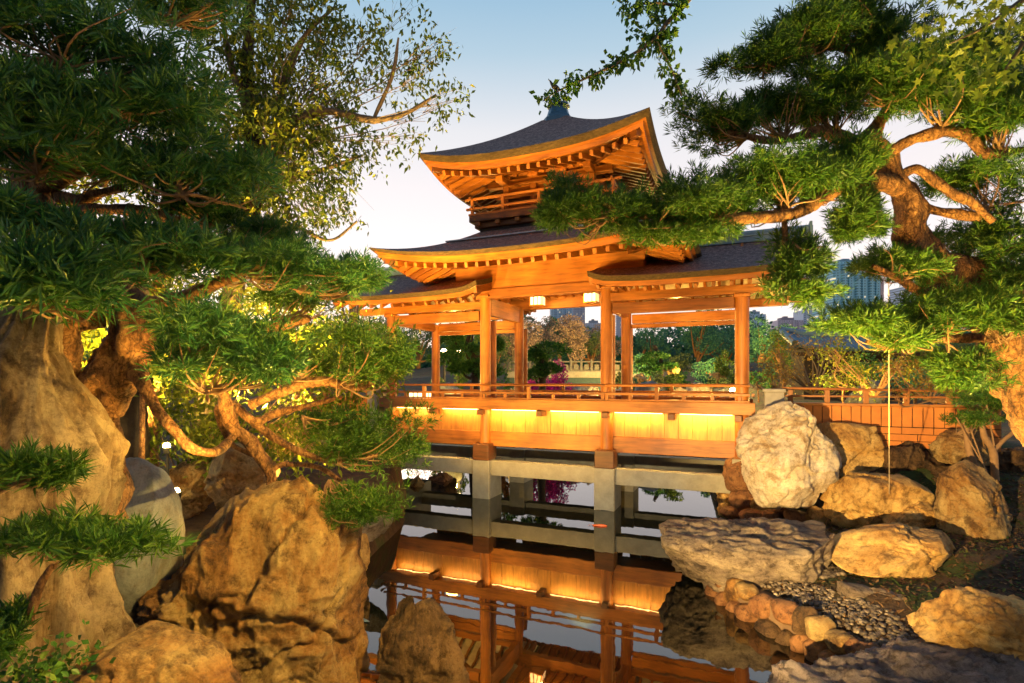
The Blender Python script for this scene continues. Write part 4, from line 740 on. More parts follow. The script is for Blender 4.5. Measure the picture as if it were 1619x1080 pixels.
# thin guy wire with its peg
wo = P(1405, 805, 9.3); wr = root('guy_wire', wo, 'thin pale guy wire tied from the right tree down to a peg', 'wire')
b = MB(); b.tube([(*P(1405, 415, 5.6), .004), (*P(1406, 790, 9.3), .008)], 6); b.build('wire', plain('pale wire', (.5, .4, .28), .5), wr, wo)
b = MB(); b.tube([(*P(1404, 770, 9.3), .03), (*P(1407, 815, 9.3), .036), (*P(1410, 900, 9.3), .03)], 8); b.build('peg', M_twig, wr, wo)
# small podocarpus behind the tall boulder
so_ = P(1572, 745, 9.2); st_ = root('podocarpus_tree', so_, 'small low podocarpus with pale forked trunks behind the tall boulder', 'tree')
for i, pts in enumerate([[(1574, 760, 9.2, 11), (1570, 715, 9.2, 11), (1556, 690, 9.2, 9), (1550, 660, 9.2, 6)], [(1572, 712, 9.2, 6), (1588, 695, 9.2, 6), (1605, 680, 9.2, 5), (1604, 664, 9.2, 4)], [(1545, 745, 9.1, 10), (1533, 715, 9.1, 9), (1527, 680, 9.1, 7), (1522, 655, 9.1, 4)]]): limb(st_, so_, [(a_, b_, c_, r_*.5) for a_, b_, c_, r_ in pts], M_twig, seed=60+i, rough=.15, name='trunk' if i == 0 else 'branch')
for i, (px, py, rx, ry, n) in enumerate([(1575, 635, 80, 34, 420), (1525, 660, 48, 26, 220), (1610, 655, 40, 24, 140)]): pad(st_, so_, px, py, 9.2, rx, ry, .5, n, .085, [L_podr, M_twig], 350+i, rootp=(px-10, py+ry, 9.2), twigs=10)
b = MB()
for x0, y0, x1, y1 in [(1560, 640, 1572, 705), (1535, 680, 1560, 750), (1512, 660, 1560, 745)]: b.tube([(*P(x0, y0, 9.0), .012), (*P(x1, y1, 9.0), .012)], 6)
b.build('support_stake', M_twig, st_, so_)

# leafy trees: clouds of broad leaves
def leafcloud(mb, clusters, leaf, rng, m=0, ratio=.45, hang=.5, sp=1.3):
    for px, py, Z, rx, ry, rd, n in clusters:
        c = P(px, py, Z); s = Z/F; nb = max(3, int(n/14)); q = rng.normal(0, .5, (nb, 3)); q = q/np.maximum(1, np.linalg.norm(q, axis=1)/1.1)[:, None]
        cen = c+q*np.array([rx*s, rd, ry*s]); k = max(4, int(n/nb)); p = np.repeat(cen, k, 0)+rng.normal(0, leaf*sp, (nb*k, 3))
        d = rng.normal(size=p.shape)*.7+np.array([0, 0, -hang]); L_ = leaf*rng.uniform(.6, 1.2, len(p)); blades(mb, p, d, L_, L_*ratio, rng, m, .2)
def twigs_to(mb, start, clusters, rng, r0=.02, m=1):
    for px, py, Z, rx, ry, rd, n in clusters:
        s = P(*start); e = P(px, py, Z); mid = s*.4+e*.6+rng.normal(0, .15, 3); mb.tube(spline([(*s, r0), (*mid, r0*.6), (*e, r0*.25)], 4), 5, m)
        for _ in range(6):
            q = e+rng.normal(0, .5, 3)*np.array([rx*Z/F, rd, ry*Z/F]); h = (mid+e)/2; mb.tube(spline([(*h, r0*.3), (*(h*.5+q*.5+rng.normal(0, .05, 3)), r0*.2), (*q, r0*.08)], 3), 4, m)
rng = np.random.default_rng(77)
do = np.array([-5.2, 10.5, 1.4]); dt = root('leafy_tree', do, 'tall airy leafy tree against the sky behind the left podocarpus', 'tree')
limb(dt, do, [(300, 800, 10.2, 18), (340, 600, 10.2, 16), (370, 450, 10.1, 15), (400, 300, 10, 14), (398, 200, 10, 12), (392, 90, 10, 9), (400, -60, 10, 6)], M_barkd, name='trunk', seed=70)
for i, pts in enumerate([[(400, 310, 10, 12), (425, 235, 9.8, 10), (455, 198, 9.7, 8), (500, 176, 9.6, 7), (545, 180, 9.5, 6), (590, 190, 9.5, 5), (640, 180, 9.5, 3.5), (690, 150, 9.5, 2)], [(430, 225, 9.8, 7), (450, 130, 9.8, 6), (480, 60, 9.8, 4), (530, 10, 9.8, 2)], [(395, 190, 10, 7), (365, 100, 9.8, 5), (350, 20, 9.8, 3)], [(590, 190, 9.5, 3), (620, 120, 9.5, 3), (630, 60, 9.5, 2)], [(410, 290, 10, 6), (470, 280, 9.8, 4), (520, 265, 9.8, 3), (560, 250, 9.7, 2)], [(390, 350, 10, 5), (460, 355, 9.8, 3.5), (520, 380, 9.8, 2.5), (565, 350, 9.8, 1.5)]]): limb(dt, do, pts, M_twigd, seed=71+i, n=8)
dense = [(x+rng.uniform(-18, 18), y+rng.uniform(-18, 18), 9.6+rng.uniform(-.7, .9), 45, 34, .5, 210) for x in range(330, 540, 38) for y in range(0, 360, 36)]
dense += [(x+rng.uniform(-14, 14), y+rng.uniform(-14, 14), 9.6+rng.uniform(-.5, .7), 34, 26, .4, 95) for x, y in [(560, 20), (600, 30), (640, 20), (575, 70), (620, 85), (665, 70), (550, 120), (600, 140), (645, 125), (690, 70), (716, 150), (660, 205), (570, 215), (540, 250), (600, 110), (680, 100), (520, 285), (505, 330), (480, 345), (525, 20), (545, 60), (440, 380), (590, 240), (640, 230), (420, 410)]]
dense += [(x, y, 9.7, 16, 10, .2, 16) for x, y in [(538, 335), (560, 355), (510, 380), (480, 375), (706, 80), (730, 155), (660, 218), (470, 400)]]
b = MB(); leafcloud(b, dense, .115, rng, 0, .46, .7, .75); twigs_to(b, (430, 230, 9.8), [d for d in dense if d[0] > 400], rng, .013); b.build('crown', [L_broad, M_twigd], dt, do)
# yellow-green leafy shrub, lit, behind the left rocks, with a dark trunk beside it
so2 = P(300, 800, 8.6); ls = root('leafy_shrub', so2, 'bright yellow green leafy shrub lit from below behind left rocks', 'shrub')
cl = [(rng.uniform(180, 600), rng.uniform(500, 735), 8.6+rng.uniform(-1.2, .8), 40, 28, .5, 180) for _ in range(52)]
b = MB(); leafcloud(b, cl, .13, rng, 0, .32, .4); twigs_to(b, (300, 790, 8.6), cl[::3], rng, .014); b.build('foliage', [L_yel, M_twig], ls, so2)
so3 = P(250, 700, 9.5); bt = root('leafy_tree', so3, 'yellow green lit tree seen through gaps of the left podocarpus', 'tree')
cl = [(rng.uniform(-20, 480), rng.uniform(150, 560), 9.8+rng.uniform(-1., 1.2), 60, 45, .7, 230) for _ in range(84)]
b = MB(); leafcloud(b, cl, .15, rng, 0, .34, .4); b.build('crown', [L_yel, M_twig], bt, so3); limb(bt, so3, [(230, 800, 9.8, 16), (240, 600, 9.8, 14), (255, 420, 9.8, 10), (270, 250, 9.8, 6)], name='trunk', seed=80)
to = P(195, 760, 7.4); tk = root('tree_stump', to, 'thick dark shaggy trunk standing behind the smooth grey stone', 'tree'); limb(tk, to, [(185, 800, 7.4, 36), (195, 700, 7.4, 30), (205, 620, 7.4, 26), (208, 540, 7.4, 24), (205, 380, 7.4, 20)], M_barkd, name='trunk', n=18, rough=.3, seed=81)
b = MB(); b.tube([(*P(224, 740, 7.2), .035), (*P(226, 600, 7.2), .035)], 8); one(b, 'wooden_stake', M_bark, P(224, 740, 7.2), 'reddish wooden stake beside the dark shaggy trunk', 'stake')
# undergrowth at the bottom left
b = MB(); leafcloud(b, [(rng.uniform(0, 130), rng.uniform(1040, 1090), 2.7+rng.uniform(-.2, .3), 26, 18, .15, 40) for _ in range(12)], .05, rng, 0, .6, -.2); (lambda t: b.build('foliage', [L_podr], t, P(60, 1090, 2.7)))(root('leafy_plant', P(60, 1090, 2.7), 'low leafy plant at the bottom left corner', 'plant'))
# maple leaves overhead, top right
mo2 = P(1700, -60, 3.2); mp = root('maple_tree', mo2, 'overhanging maple with bright green lobed leaves at top right', 'tree')
limb(mp, mo2, [(1760, -150, 3.2, 14), (1640, -20, 3.2, 6), (1560, 40, 3.2, 2.5), (1500, 70, 3.2, 1)], M_twigd, seed=82); limb(mp, mo2, [(1640, -20, 3.2, 6), (1620, 60, 3.2, 4), (1590, 110, 3.2, 2)], M_twigd, seed=83)
def palmate(mb, cen, size, rng, m=0):
    N = len(cen); ang = np.array([-2.2, -1.7, -1.25, -.95, -.62, -.3, 0, .3, .62, .95, 1.25, 1.7, 2.2]); rr = np.array([.25, .55, .3, .8, .38, .5, 1., .5, .38, .8, .3, .55, .25])
    d = unit(rng.normal(size=(N, 3))*np.array([.7, .7, .4])+np.array([0, 0, -.7])); s = unit(np.cross(d, rng.normal(size=(N, 3)))); s = unit(s+rng.normal(0, .2, s.shape))
    sz = size*rng.uniform(.6, 1.15, (N, 1, 1)); v = cen[:, None]+sz*(rr*np.cos(ang))[None, :, None]*d[:, None]+sz*(rr*np.sin(ang))[None, :, None]*s[:, None]
    v = np.concatenate([cen[:, None], v], 1).reshape(-1, 3); k = len(ang)+1; f = np.array([[0, i, i+1] for i in range(1, k-1)])
    mb.addq(v, (f[None]+(np.arange(N)*k)[:, None, None]).reshape(-1, 3), m)
cen = []
for px, py, rx, ry, n in [(1585, 30, 50, 40, 110), (1610, 80, 30, 30, 70), (1535, 12, 60, 22, 70)]+ [(1560, 20, 70, 40, 110), (1600, 70, 50, 50, 110), (1500, 10, 50, 22, 50), (1470, 22, 26, 14, 18), (1520, 65, 45, 18, 40), (1490, 55, 16, 10, 10), (1600, 112, 26, 16, 22), (1640, 40, 60, 70, 60), (1540, 95, 26, 16, 18)]:
    q = rng.uniform(-1, 1, (n, 3)); cen.append(np.stack([(px+q[:, 0]*rx-HX)*3.2/F, 3.2+q[:, 1]*.45, EYE+(HY-py-q[:, 2]*ry)*3.2/F], 1))
b = MB(); palmate(b, np.concatenate(cen), .055, rng); b.build('crown', [L_maple], mp, mo2)
# bough hanging into the top centre
ho = P(1110, -40, 4.6); hb = root('leafy_bough', ho, 'thin leafy bough reaching down in front of the pavilion finial', 'branch')
limb(hb, ho, [(1130, -60, 4.6, 5), (1088, 0, 4.6, 4), (1055, 36, 4.6, 3.4), (1035, 62, 4.6, 3), (985, 95, 4.6, 2.4), (930, 122, 4.6, 1.8), (880, 145, 4.6, 1.2), (858, 160, 4.6, .8)], M_twigd, seed=84)
limb(hb, ho, [(1035, 62, 4.6, 2.4), (1052, 90, 4.6, 2), (1066, 120, 4.6, 1.4), (1078, 152, 4.6, .8)], M_twigd, seed=85); limb(hb, ho, [(1075, 10, 4.6, 2.4), (1040, 5, 4.6, 2), (1000, 8, 4.6, 1)], M_twigd, seed=86)
cl = [(x, y, 4.6+rng.uniform(-.12, .12), 12, 10, .07, 40) for x, y in [(868, 152), (885, 146), (900, 135), (915, 130), (935, 122), (952, 112), (968, 106), (985, 96), (1000, 92), (1020, 78), (1034, 62), (1040, 75), (1025, 55), (1048, 50), (1052, 88), (1056, 103), (1066, 118), (1072, 132), (1078, 146), (1066, 140), (1010, 55), (1056, 56), (1000, 18), (1015, 5), (1045, 15), (1068, 12), (1040, 28), (988, 3), (1062, -5), (1080, 5), (1030, -5)]]
b = MB(); leafcloud(b, cl, .062, rng, 0, .6, .7, .5); b.build('foliage', [L_podr], hb, ho)

# ------------------------------------------------------------------ the garden beyond
def far_tree(px, ytop, ybot, Z, w, m, label, seed, n=1500, leaf=.22, name='garden_tree', trunkpx=None, group='trees beyond the pavilion', lumps=9, ratio=.6, bare=False, cat='tree'):
    rng = np.random.default_rng(seed); top = P(px, ytop, Z); base = P(px, ybot, Z); base[2] = min(base[2], float(gz(base[0], base[1])[0])+.3); H = top[2]-base[2]; Wm = w*Z/F/2
    t = root(name, base, label, cat, 0, group); b = MB(); q = []
    for _ in range(lumps):
        c = rng.normal(0, .42, 3); c /= max(1, np.linalg.norm(c)/.85); cen = base+np.array([c[0]*Wm, c[1]*Wm, H*(.64+c[2]*.36)]); r = rng.uniform(.28, .5)*np.array([Wm, Wm, H*.34])
        u = unit(rng.normal(size=(int(n/lumps), 3))); q.append((cen+u*r*(1-np.abs(rng.normal(0, .25, (len(u), 1)))), u, cen))
    p = np.concatenate([a for a, _, _ in q]); d = np.concatenate([a for _, a, _ in q])+rng.normal(0, .6, p.shape)
    blades(b, p, d, leaf*rng.uniform(.6, 1.3, len(p)), leaf*ratio*rng.uniform(.7, 1.2, len(p)), rng, 0, .1)
    b.build('crown', [m], t, base)
    k = MB(); r0 = H*.028; k.tube(spline([(*(base-[0, 0, .5]), r0*1.2), (*(base+np.array([rng.normal(0, .05), 0, .3])*H), r0), (*(base+np.array([rng.normal(0, .06), 0, .62])*H), r0*.5)], 4), 8, 0)
    for _, _, cen in q: k.tube(spline([(*(base+np.array([0, 0, H*rng.uniform(.2, .45)])), r0*.6), (*((base+cen)/2+np.array([0, 0, H*.12])), r0*.4), (*cen, r0*.12)], 4), 5, 0)
    if bare:
        for _ in range(70):
            _, _, cen = q[rng.integers(len(q))]; e = cen+rng.normal(0, .5, 3)*np.array([Wm*.5, Wm*.5, H*.2]); k.tube([(*cen, r0*.2), (*(cen*.5+e*.5+rng.normal(0, .1, 3)), r0*.14), (*e, r0*.05)], 4, 0)
    k.build('trunk', M_bark if not bare else M_twigd, t, base, True); return t
rngt = np.random.default_rng(31); tb = MB(); q_ = []
for px in np.arange(-100, 1760, 9):
    Z = rngt.uniform(165, 230); top = 522+14*math.sin(px*.021)+9*math.sin(px*.067+1)+rngt.uniform(-6, 10); c0 = P(px, top, Z); zb = 5.0
    for _ in range(4):
        u = unit(rngt.normal(size=(170, 3))); h = (c0[2]-zb)*rngt.uniform(.18, .34); cc = np.array([c0[0]+rngt.normal(0, 2), Z+rngt.normal(0, 4), rngt.uniform(zb+2, c0[2]-h*.6)]); q_.append(np.concatenate([cc+u*np.array([h*1.1, h*1.1, h]), u], 1))
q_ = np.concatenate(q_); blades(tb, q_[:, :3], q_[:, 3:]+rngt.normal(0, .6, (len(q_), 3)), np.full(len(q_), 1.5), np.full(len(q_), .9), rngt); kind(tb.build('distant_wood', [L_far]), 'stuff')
FT = [  # px, ytop, ybot, Z, w, mat, n, leaf, bare, label
 (885, 488, 600, 62, 60, L_far, 1500, .35, 0, 'dark pine like tree before the grey tower, mid bay'), (935, 515, 605, 55, 80, L_farb, 1500, .3, 0, 'olive round tree right of mid bay centre, lit at its foot'),
 (860, 500, 604, 58, 80, L_brown, 2200, .25, 1, 'purplish bare winter tree left of the mid bay'), (905, 506, 606, 52, 80, L_brown, 2200, .25, 1, 'purplish bare winter tree in the middle bay, tallest'), (950, 514, 606, 60, 70, L_brown, 1800, .25, 1, 'purplish bare winter tree beside the right front column'), (812, 498, 606, 50, 90, L_brown, 2200, .25, 1, 'brownish bare tree between the left front columns'),
 (715, 500, 612, 46, 110, L_lime, 1500, .28, 0, 'yellow green tree in the left bay behind the cloud pine'), (660, 490, 612, 50, 120, L_farb, 1500, .3, 0, 'mixed green tree behind the left end of the deck'), (780, 520, 612, 44, 60, L_farb, 900, .25, 0, 'small mixed green tree behind left front column'),
 (1030, 500, 606, 70, 90, L_far, 1600, .4, 0, 'blue green tree at the left of the right bay'), (1100, 488, 606, 62, 110, L_far, 2200, .36, 0, 'large blue green tree in the right bay with pale trunk'), (1150, 495, 606, 66, 110, L_far, 2000, .36, 0, 'dark blue green tree behind the right end column'), (1065, 556, 608, 48, 60, L_farb, 1000, .28, 0, 'mid green tree in front of the large blue green tree'), (1025, 560, 610, 44, 46, L_far, 900, .25, 0, 'dark cloud pruned tree low in the right bay'),
 (1120, 564, 612, 42, 60, L_far, 900, .22, 0, 'bushy dark tree low in the right bay'), (1145, 552, 612, 34, 28, L_lime, 800, .16, 0, 'lime green rounded tree near the right end column'), (1205, 505, 612, 48, 90, L_far, 1500, .3, 0, 'dark green tree right of the right end column'), (1235, 522, 608, 27, 40, L_lime, 900, .14, 0, 'soft pale green cedar beyond the parapet'),
 (1270, 530, 640, 42, 120, L_farb, 1500, .25, 0, 'mixed green tree under the grey tiled roof'), (1340, 520, 640, 36, 110, L_farb, 1500, .22, 0, 'olive tree behind the guy wire'), (1420, 530, 640, 32, 120, L_lime, 1600, .2, 0, 'yellow green lit tree behind the parapet'), (1510, 540, 640, 30, 120, L_farb, 1500, .2, 0, 'olive tree behind the thick right trunk'), (1590, 480, 640, 34, 160, L_far, 1800, .24, 0, 'dark tree at the right edge beyond the trunk'),
 (560, 395, 600, 40, 70, L_brown, 500, .2, 1, 'bare winter tree above the left roof end'), (590, 470, 620, 44, 90, L_farb, 1200, .28, 0, 'mixed green tree behind the left gable'), (520, 480, 620, 40, 110, L_farb, 1300, .26, 0, 'mixed green tree behind the leaves left of the pavilion'), (420, 500, 640, 34, 160, L_farb, 1500, .22, 0, 'mixed green tree on the far left bank'), (300, 480, 650, 32, 200, L_farb, 1600, .22, 0, 'leafy tree far behind the smooth grey stone'), (120, 470, 650, 30, 240, L_far, 1600, .22, 0, 'dark tree far behind the thick pale trunk')]
for i, (px, yt, yb, Z, w_, m_, n, lf, ba, lb) in enumerate(FT):
    if 44 < Z and yt < 530 and 640 < px < 1230: Z *= 2.3; lf *= 1.5; n = int(n*2.0)
    else: lf *= .75; n = int(n*1.7)
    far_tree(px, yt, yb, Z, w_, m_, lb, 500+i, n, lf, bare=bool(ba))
# shrubs along the far bank
rngb = random.Random(9)
SH = [(690, 600, 36, 26), (722, 598, 34, 30), (800, 590, 22, 36), (1010, 604, 32, 24), (1040, 600, 34, 30), (1058, 606, 30, 30), (1085, 602, 34, 26), (1110, 606, 31, 26), (1138, 606, 30, 24), (1160, 602, 33, 24), (1200, 606, 26, 40), (1220, 590, 30, 30), (975, 598, 40, 20), (1335, 600, 22, 60), (1380, 590, 20, 60), (1440, 596, 18, 70)]
LB = ['dark clipped shrub in the left bay by the deck lantern', 'bright clipped shrub under the cloud pine', 'dark rounded shrub behind left front column', 'low green mound at the left end of the right bay', 'rounded shrub left of the bay middle, right bay', 'clipped dark mound in the middle of the right bay', 'lime mound under the pale trunk', 'clipped mound right of middle in the right bay', 'small mound below the lime tree', 'dark mound touching the right end column', 'tall shrub between end column and stone post', 'shrub behind the stone post, yellow green', 'small shrub by the right front column', 'shrub left of the guy wire behind parapet', 'shrub behind the scholar rock', 'yellow shrub right of the guy wire behind parapet']
for i, ((x, y, Z, w_), lb) in enumerate(zip(SH, LB)): far_tree(x, y-w_*.45, y+w_*.5, Z, w_*1.3, [L_farb, L_lime, L_pine, L_far][i % 4], lb, 560+i, 700, .14, 'clipped_shrub', group='shrubs on the far bank', lumps=5, cat='shrub')
# cloud pruned pines just across the water
def niwaki(px, base, Z, pads_, label, seed):
    o = P(px, base, Z); o[2] = min(o[2], float(gz(o[0], o[1])[0])+.2); t = root('cloud_pine', o, label, 'tree', 0, 'cloud pruned pines across the water'); b = MB()
    b.tube(spline([(*o, .22), (*(P(px+6, base-30, Z)), .16), (*P(px-6, base-60, Z), .12), (*P(px, pads_[0][1], Z), .06)], 5), 8); 
    for x, y, rx, ry in pads_: b.tube(spline([(*P(px, y+ry+6, Z), .08), (*P((px+x)/2, y+ry+2, Z), .06), (*P(x, y, Z), .03)], 4), 6)
    b.build('trunk', M_barkd, t, o, True)
    for k, (x, y, rx, ry) in enumerate(pads_):
        rng = np.random.default_rng(seed+k); c = P(x, y, Z); s = Z/F; u, r = ell_points(900, rng, .25, seed+k); q = u*r[:, None]; q[:, 2] = np.where(q[:, 2] < 0, q[:, 2]*.4, q[:, 2]); p = c+q*np.array([rx*s, rx*s*.8, ry*s])
        m = MB(); blades(m, p, u+rng.normal(0, .5, u.shape)+[0, 0, .4], np.full(len(p), .22), np.full(len(p), .06), rng); m.build('foliage_pad', [L_pine], t, o)
niwaki(745, 606, 24, [(748, 523, 32, 12), (712, 537, 20, 9), (735, 555, 28, 9), (703, 569, 24, 9), (752, 580, 22, 10), (728, 585, 18, 8), (782, 548, 14, 12), (772, 590, 22, 14)], 'tall cloud pruned pine with stacked dark pads in left bay', 600)
niwaki(852, 606, 25, [(868, 556, 27, 14), (848, 565, 16, 10), (865, 584, 20, 9), (845, 594, 18, 8)], 'low cloud pruned pine beside the magenta bushes, mid bay', 620)
niwaki(1040, 606, 40, [(1036, 564, 20, 7), (1022, 574, 16, 6), (1052, 580, 18, 6), (1030, 588, 18, 6)], 'distant cloud pruned pine on the hillside, right bay', 640)
# bougainvillea
for i, (x, y, Z, w_) in enumerate([(884, 594, 30, 36), (850, 603, 28, 40), (836, 602, 29, 20)]):
    far_tree(x, y-w_*.36, y+w_*.3, Z, w_*1.2, L_mag, ['larger round magenta bougainvillea bush across the pond', 'lower spreading magenta bougainvillea bush across the pond', 'smallest magenta bougainvillea sprig near the left front column'][i], 660+i, 4500, .12, 'bougainvillea', group='magenta bougainvillea bushes', lumps=14, cat='bush')
# rusty azalea and golden shrub behind the parapet
def shrub(name, label, px, py, Z, rx, ry, rd, n, leaf, m, seed, twig_m=M_twig, stems=14, sparse=False):
    rng = np.random.default_rng(seed); o = P(px, py+ry, Z); t = root(name, o, label, 'shrub'); cl = [(px+rng.uniform(-1, 1)*rx, py+rng.uniform(-1, .8)*ry, Z+rng.uniform(-rd, rd), rx*.3, ry*.3, rd*.4, n/22) for _ in range(22)]
    b = MB(); leafcloud(b, cl, leaf, rng, 0, .5, .1); twigs_to(b, (px, py+ry, Z), cl[:stems], rng, .018*Z/10); b.build('foliage', [m, twig_m], t, o)
shrub('rusty_shrub', 'bare twigged shrub with rusty leaves beyond the parapet', 1285, 575, 17, 62, 48, 1.0, 900, .09, L_gold, 700, M_twigd, 22)
shrub('golden_shrub', 'golden leaved twisted shrub behind the small podocarpus', 1470, 600, 10.8, 70, 34, .5, 1300, .075, L_gold, 701)
shrub('golden_shrub', 'yellow green lit shrub behind the guy wire over the railing', 1385, 585, 13, 80, 40, .8, 1500, .09, L_yel, 702)
shrub('rusty_shrub', 'reddish low shrub behind the stone post', 1225, 600, 16, 30, 24, .6, 500, .08, L_gold, 703, M_twigd)
# rocks on the far bank
for i, (x, y, Z, w_, m_) in enumerate([(1012, 600, 36, 12, K_yel), (1136, 597, 34, 12, K_yel), (1065, 584, 40, 10, K_yel), (905, 622, 31, 22, K_grey), (930, 620, 31.5, 18, K_white), (1030, 622, 31, 26, K_grey), (1070, 624, 30.5, 20, K_tan), (1105, 622, 31, 22, K_white), (1150, 624, 30, 22, K_grey), (985, 622, 31, 14, K_white), (870, 622, 30, 16, K_grey), (820, 622, 30, 18, K_tan), (710, 622, 29, 22, K_grey), (700, 640, 25, 24, K_dark)]):
    rock([(x-w_, y+w_), (x-w_*.8, y-w_*.4), (x, y-w_*.7), (x+w_*.8, y-w_*.3), (x+w_, y+w_)], Z, w_*2*Z/F, ['tan pointed rock low at the left of the right bay', 'pink tan rock under the lime tree', 'flat tan rock on the hillside in the right bay', 'grey bank rock under the magenta bushes', 'white bank rock left of the right front column', 'grey bank rock seen through the right railing, leftmost', 'tan bank rock seen through the right railing', 'white bank rock seen through the right railing', 'grey bank rock near the end column seen through the railing', 'small white bank rock right of the right front column', 'grey bank rock by the back column in mid bay', 'tan bank rock left of the mid bay', 'grey bank rock in the left bay', 'dark bank rock behind the deck in the left bay'][i], m_, 720+i, sub=4, amp=.14, group='rocks along the far bank')
# pale stone bridge far behind
bo = P(930, 600, 46); sb = root('stone_bridge', bo, 'pale stone footbridge with balustrade lit from below, far behind', 'bridge')
u0, u1 = P(800, 600, 46)[0], P(1006, 600, 46)[0]
M_pale = plain('pale carved stone', (.20, .19, .17), .8); b = MB(); b.box(u0, u1, 45.9, 47.6, 3.4, 3.95); b.build('deck', M_stoned, sb, bo, False, .03)
b = MB(); b.box(u0, u1, 46.1, 47.4, 2.3, 3.4); b.build('wall', plain('blue grey stone', (.055, .10, .125), .8), sb, bo)
b = MB(); b.box(u0, u1, 46.02, 46.14, 4.72, 4.84); b.box(u0, u1, 46.03, 46.13, 3.96, 4.04); b.build('handrail', M_pale, sb, bo, False, .02)
for i in range(13):
    x = u0+.3+(u1-u0-.6)*i/12; b = MB(); b.box(x-.09, x+.09, 45.98, 46.18, 3.95, 4.92); b.box(x-.06, x+.06, 46.0, 46.16, 4.92, 5.02); b.build('baluster_post', M_pale, sb, bo, False, .02)
    if i < 12:
        xw = (u1-u0-.6)/12; b = MB(); b.box(x+.25, x+xw-.25, 46.05, 46.11, 4.1, 4.55); b.build('baluster_panel', M_pale, sb, bo, False, .015)
        if i % 2: bulb_or_fill((x+xw*.5, 45.6, 3.75), 3, WARM, .08)
# grey tiled roof of a hall beyond the parapet
ho_ = P(1300, 540, 30); hr = root('tiled_hall', ho_, 'dark hall with grey blue tiled roof beyond the shrubs', 'building'); x0, x1 = P(1240, 520, 30)[0], P(1460, 520, 30)[0]
nr_, nc_ = 8, 34; us_ = np.linspace(x0, x1, nc_); b = MB()
def rz_(u, t): e = abs((u-(x0+x1)/2)/((x1-x0)/2)); return 4.75+.3*e**3+t*.8
g_ = np.array([(u, 29+1.5*t, rz_(u, t)) for t in np.linspace(0, 1, nr_) for u in us_]); i_ = np.arange(len(g_)).reshape(nr_, nc_); b.addq(g_, np.stack([i_[:-1, :-1], i_[:-1, 1:], i_[1:, 1:], i_[1:, :-1]], -1).reshape(-1, 4))
g2 = g_.copy(); g2[:, 1] = 61-g2[:, 1]; b.addq(g2, np.stack([i_[:-1, :-1], i_[1:, :-1], i_[1:, 1:], i_[:-1, 1:]], -1).reshape(-1, 4))
for u in us_: b.tube([(u, 28.95+1.5*t, rz_(u, t)+.05, .11) for t in np.linspace(0, 1, 6)], 8)
b.tube([(u, 30.5, rz_(u, 1)+.2, .2) for u in us_], 8); b.tube([(x0, 28.9+1.5*t, rz_(x0, t)+.12, .18) for t in np.linspace(0, 1, 6)], 8); b.build('roof', M_tile, hr, ho_, True)
b = MB(); b.box(x0+1, x1-1, 29.8, 31.2, 1.8, 4.9); b.build('wall', plain('dark hall wall', (.03, .02, .015), .9), hr, ho_); b = MB(); b.box(x0+.1, x1-.1, 29.3, 29.5, 4.5, 4.7); b.build('eave_beam', plain('dark eave beam', (.035, .02, .015), .9), hr, ho_)
# towers of the city
def tower(px0, px1, ytop, Z, col, label, seed, bays=6, floors=34, glow=.06):
    a, c = P(px0, ytop, Z), P(px1, ytop, Z); w_ = c[0]-a[0]; o = np.array([(a[0]+c[0])/2, Z, 5.0]); H = a[2]-5; t = root('apartment_tower', o, label, 'tower', 0, 'city towers on the skyline')
    def f(n, l, b):
        tc = n.new('ShaderNodeTexCoord'); br_ = n.new('ShaderNodeTexBrick'); br_.offset = 0; mp = n.new('ShaderNodeMapping'); mp.inputs['Rotation'].default_value = (R(90), 0, 0); l.new(tc.outputs['Object'], mp.inputs[0]); l.new(mp.outputs[0], br_.inputs[0])
        c0 = np.minimum(np.array(col)*1.55, .95); br_.inputs['Color1'].default_value = (*(c0*.42), 1); br_.inputs['Color2'].default_value = (*(c0*.62), 1); br_.inputs['Mortar'].default_value = (*c0, 1)  # facade colours lightened to imitate haze over the towers
        br_.inputs['Scale'].default_value = 1; br_.inputs['Brick Width'].default_value = w_/bays/2.5; br_.inputs['Row Height'].default_value = H/floors; br_.inputs['Mortar Size'].default_value = H/floors*.26
        l.new(br_.outputs[0], b.inputs['Base Color']); b.inputs['Roughness'].default_value = .7
        wn = n.new('ShaderNodeTexWhiteNoise'); sn = n.new('ShaderNodeVectorMath'); sn.operation = 'SNAP'; sn.inputs[1].default_value = (w_/bays/2.5, 50, H/floors); l.new(tc.outputs['Object'], sn.inputs[0]); l.new(sn.outputs[0], wn.inputs[0])
        gt = n.new('ShaderNodeMath'); gt.operation = 'GREATER_THAN'; gt.inputs[1].default_value = 1-glow; l.new(wn.outputs['Value'], gt.inputs[0]); iv = n.new('ShaderNodeMath'); iv.operation = 'SUBTRACT'; iv.inputs[0].default_value = 1; l.new(br_.outputs['Fac'], iv.inputs[1])
        mu = n.new('ShaderNodeMath'); mu.operation = 'MULTIPLY'; l.new(gt.outputs[0], mu.inputs[0]); l.new(iv.outputs[0], mu.inputs[1]); b.inputs['Emission Color'].default_value = (1, .75, .4, 1); l.new(mu.outputs[0], b.inputs['Emission Strength'])
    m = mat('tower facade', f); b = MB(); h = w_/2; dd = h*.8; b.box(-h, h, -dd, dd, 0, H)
    for k in range(bays):
        x = -h+w_*(k+.5)/bays; b.box(x-w_/bays*.30, x+w_/bays*.30, -dd-w_*.05-(k % 2)*w_*.03, -dd+.01, 0, H-(k % 2)*H/floors)
    b.build('body', m, t); b = MB(); b.box(-h*.5, h*.5, -dd*.4, dd*.4, H, H+H/floors*1.6); b.box(-h*.2, h*.1, -dd*.2, dd*.2, H+H/floors*1.6, H+H/floors*2.4); b.build('roof_house', plain('grey tower roof', tuple(np.array(col)*.7), .8), t)
BL = (.30, .50, .66)
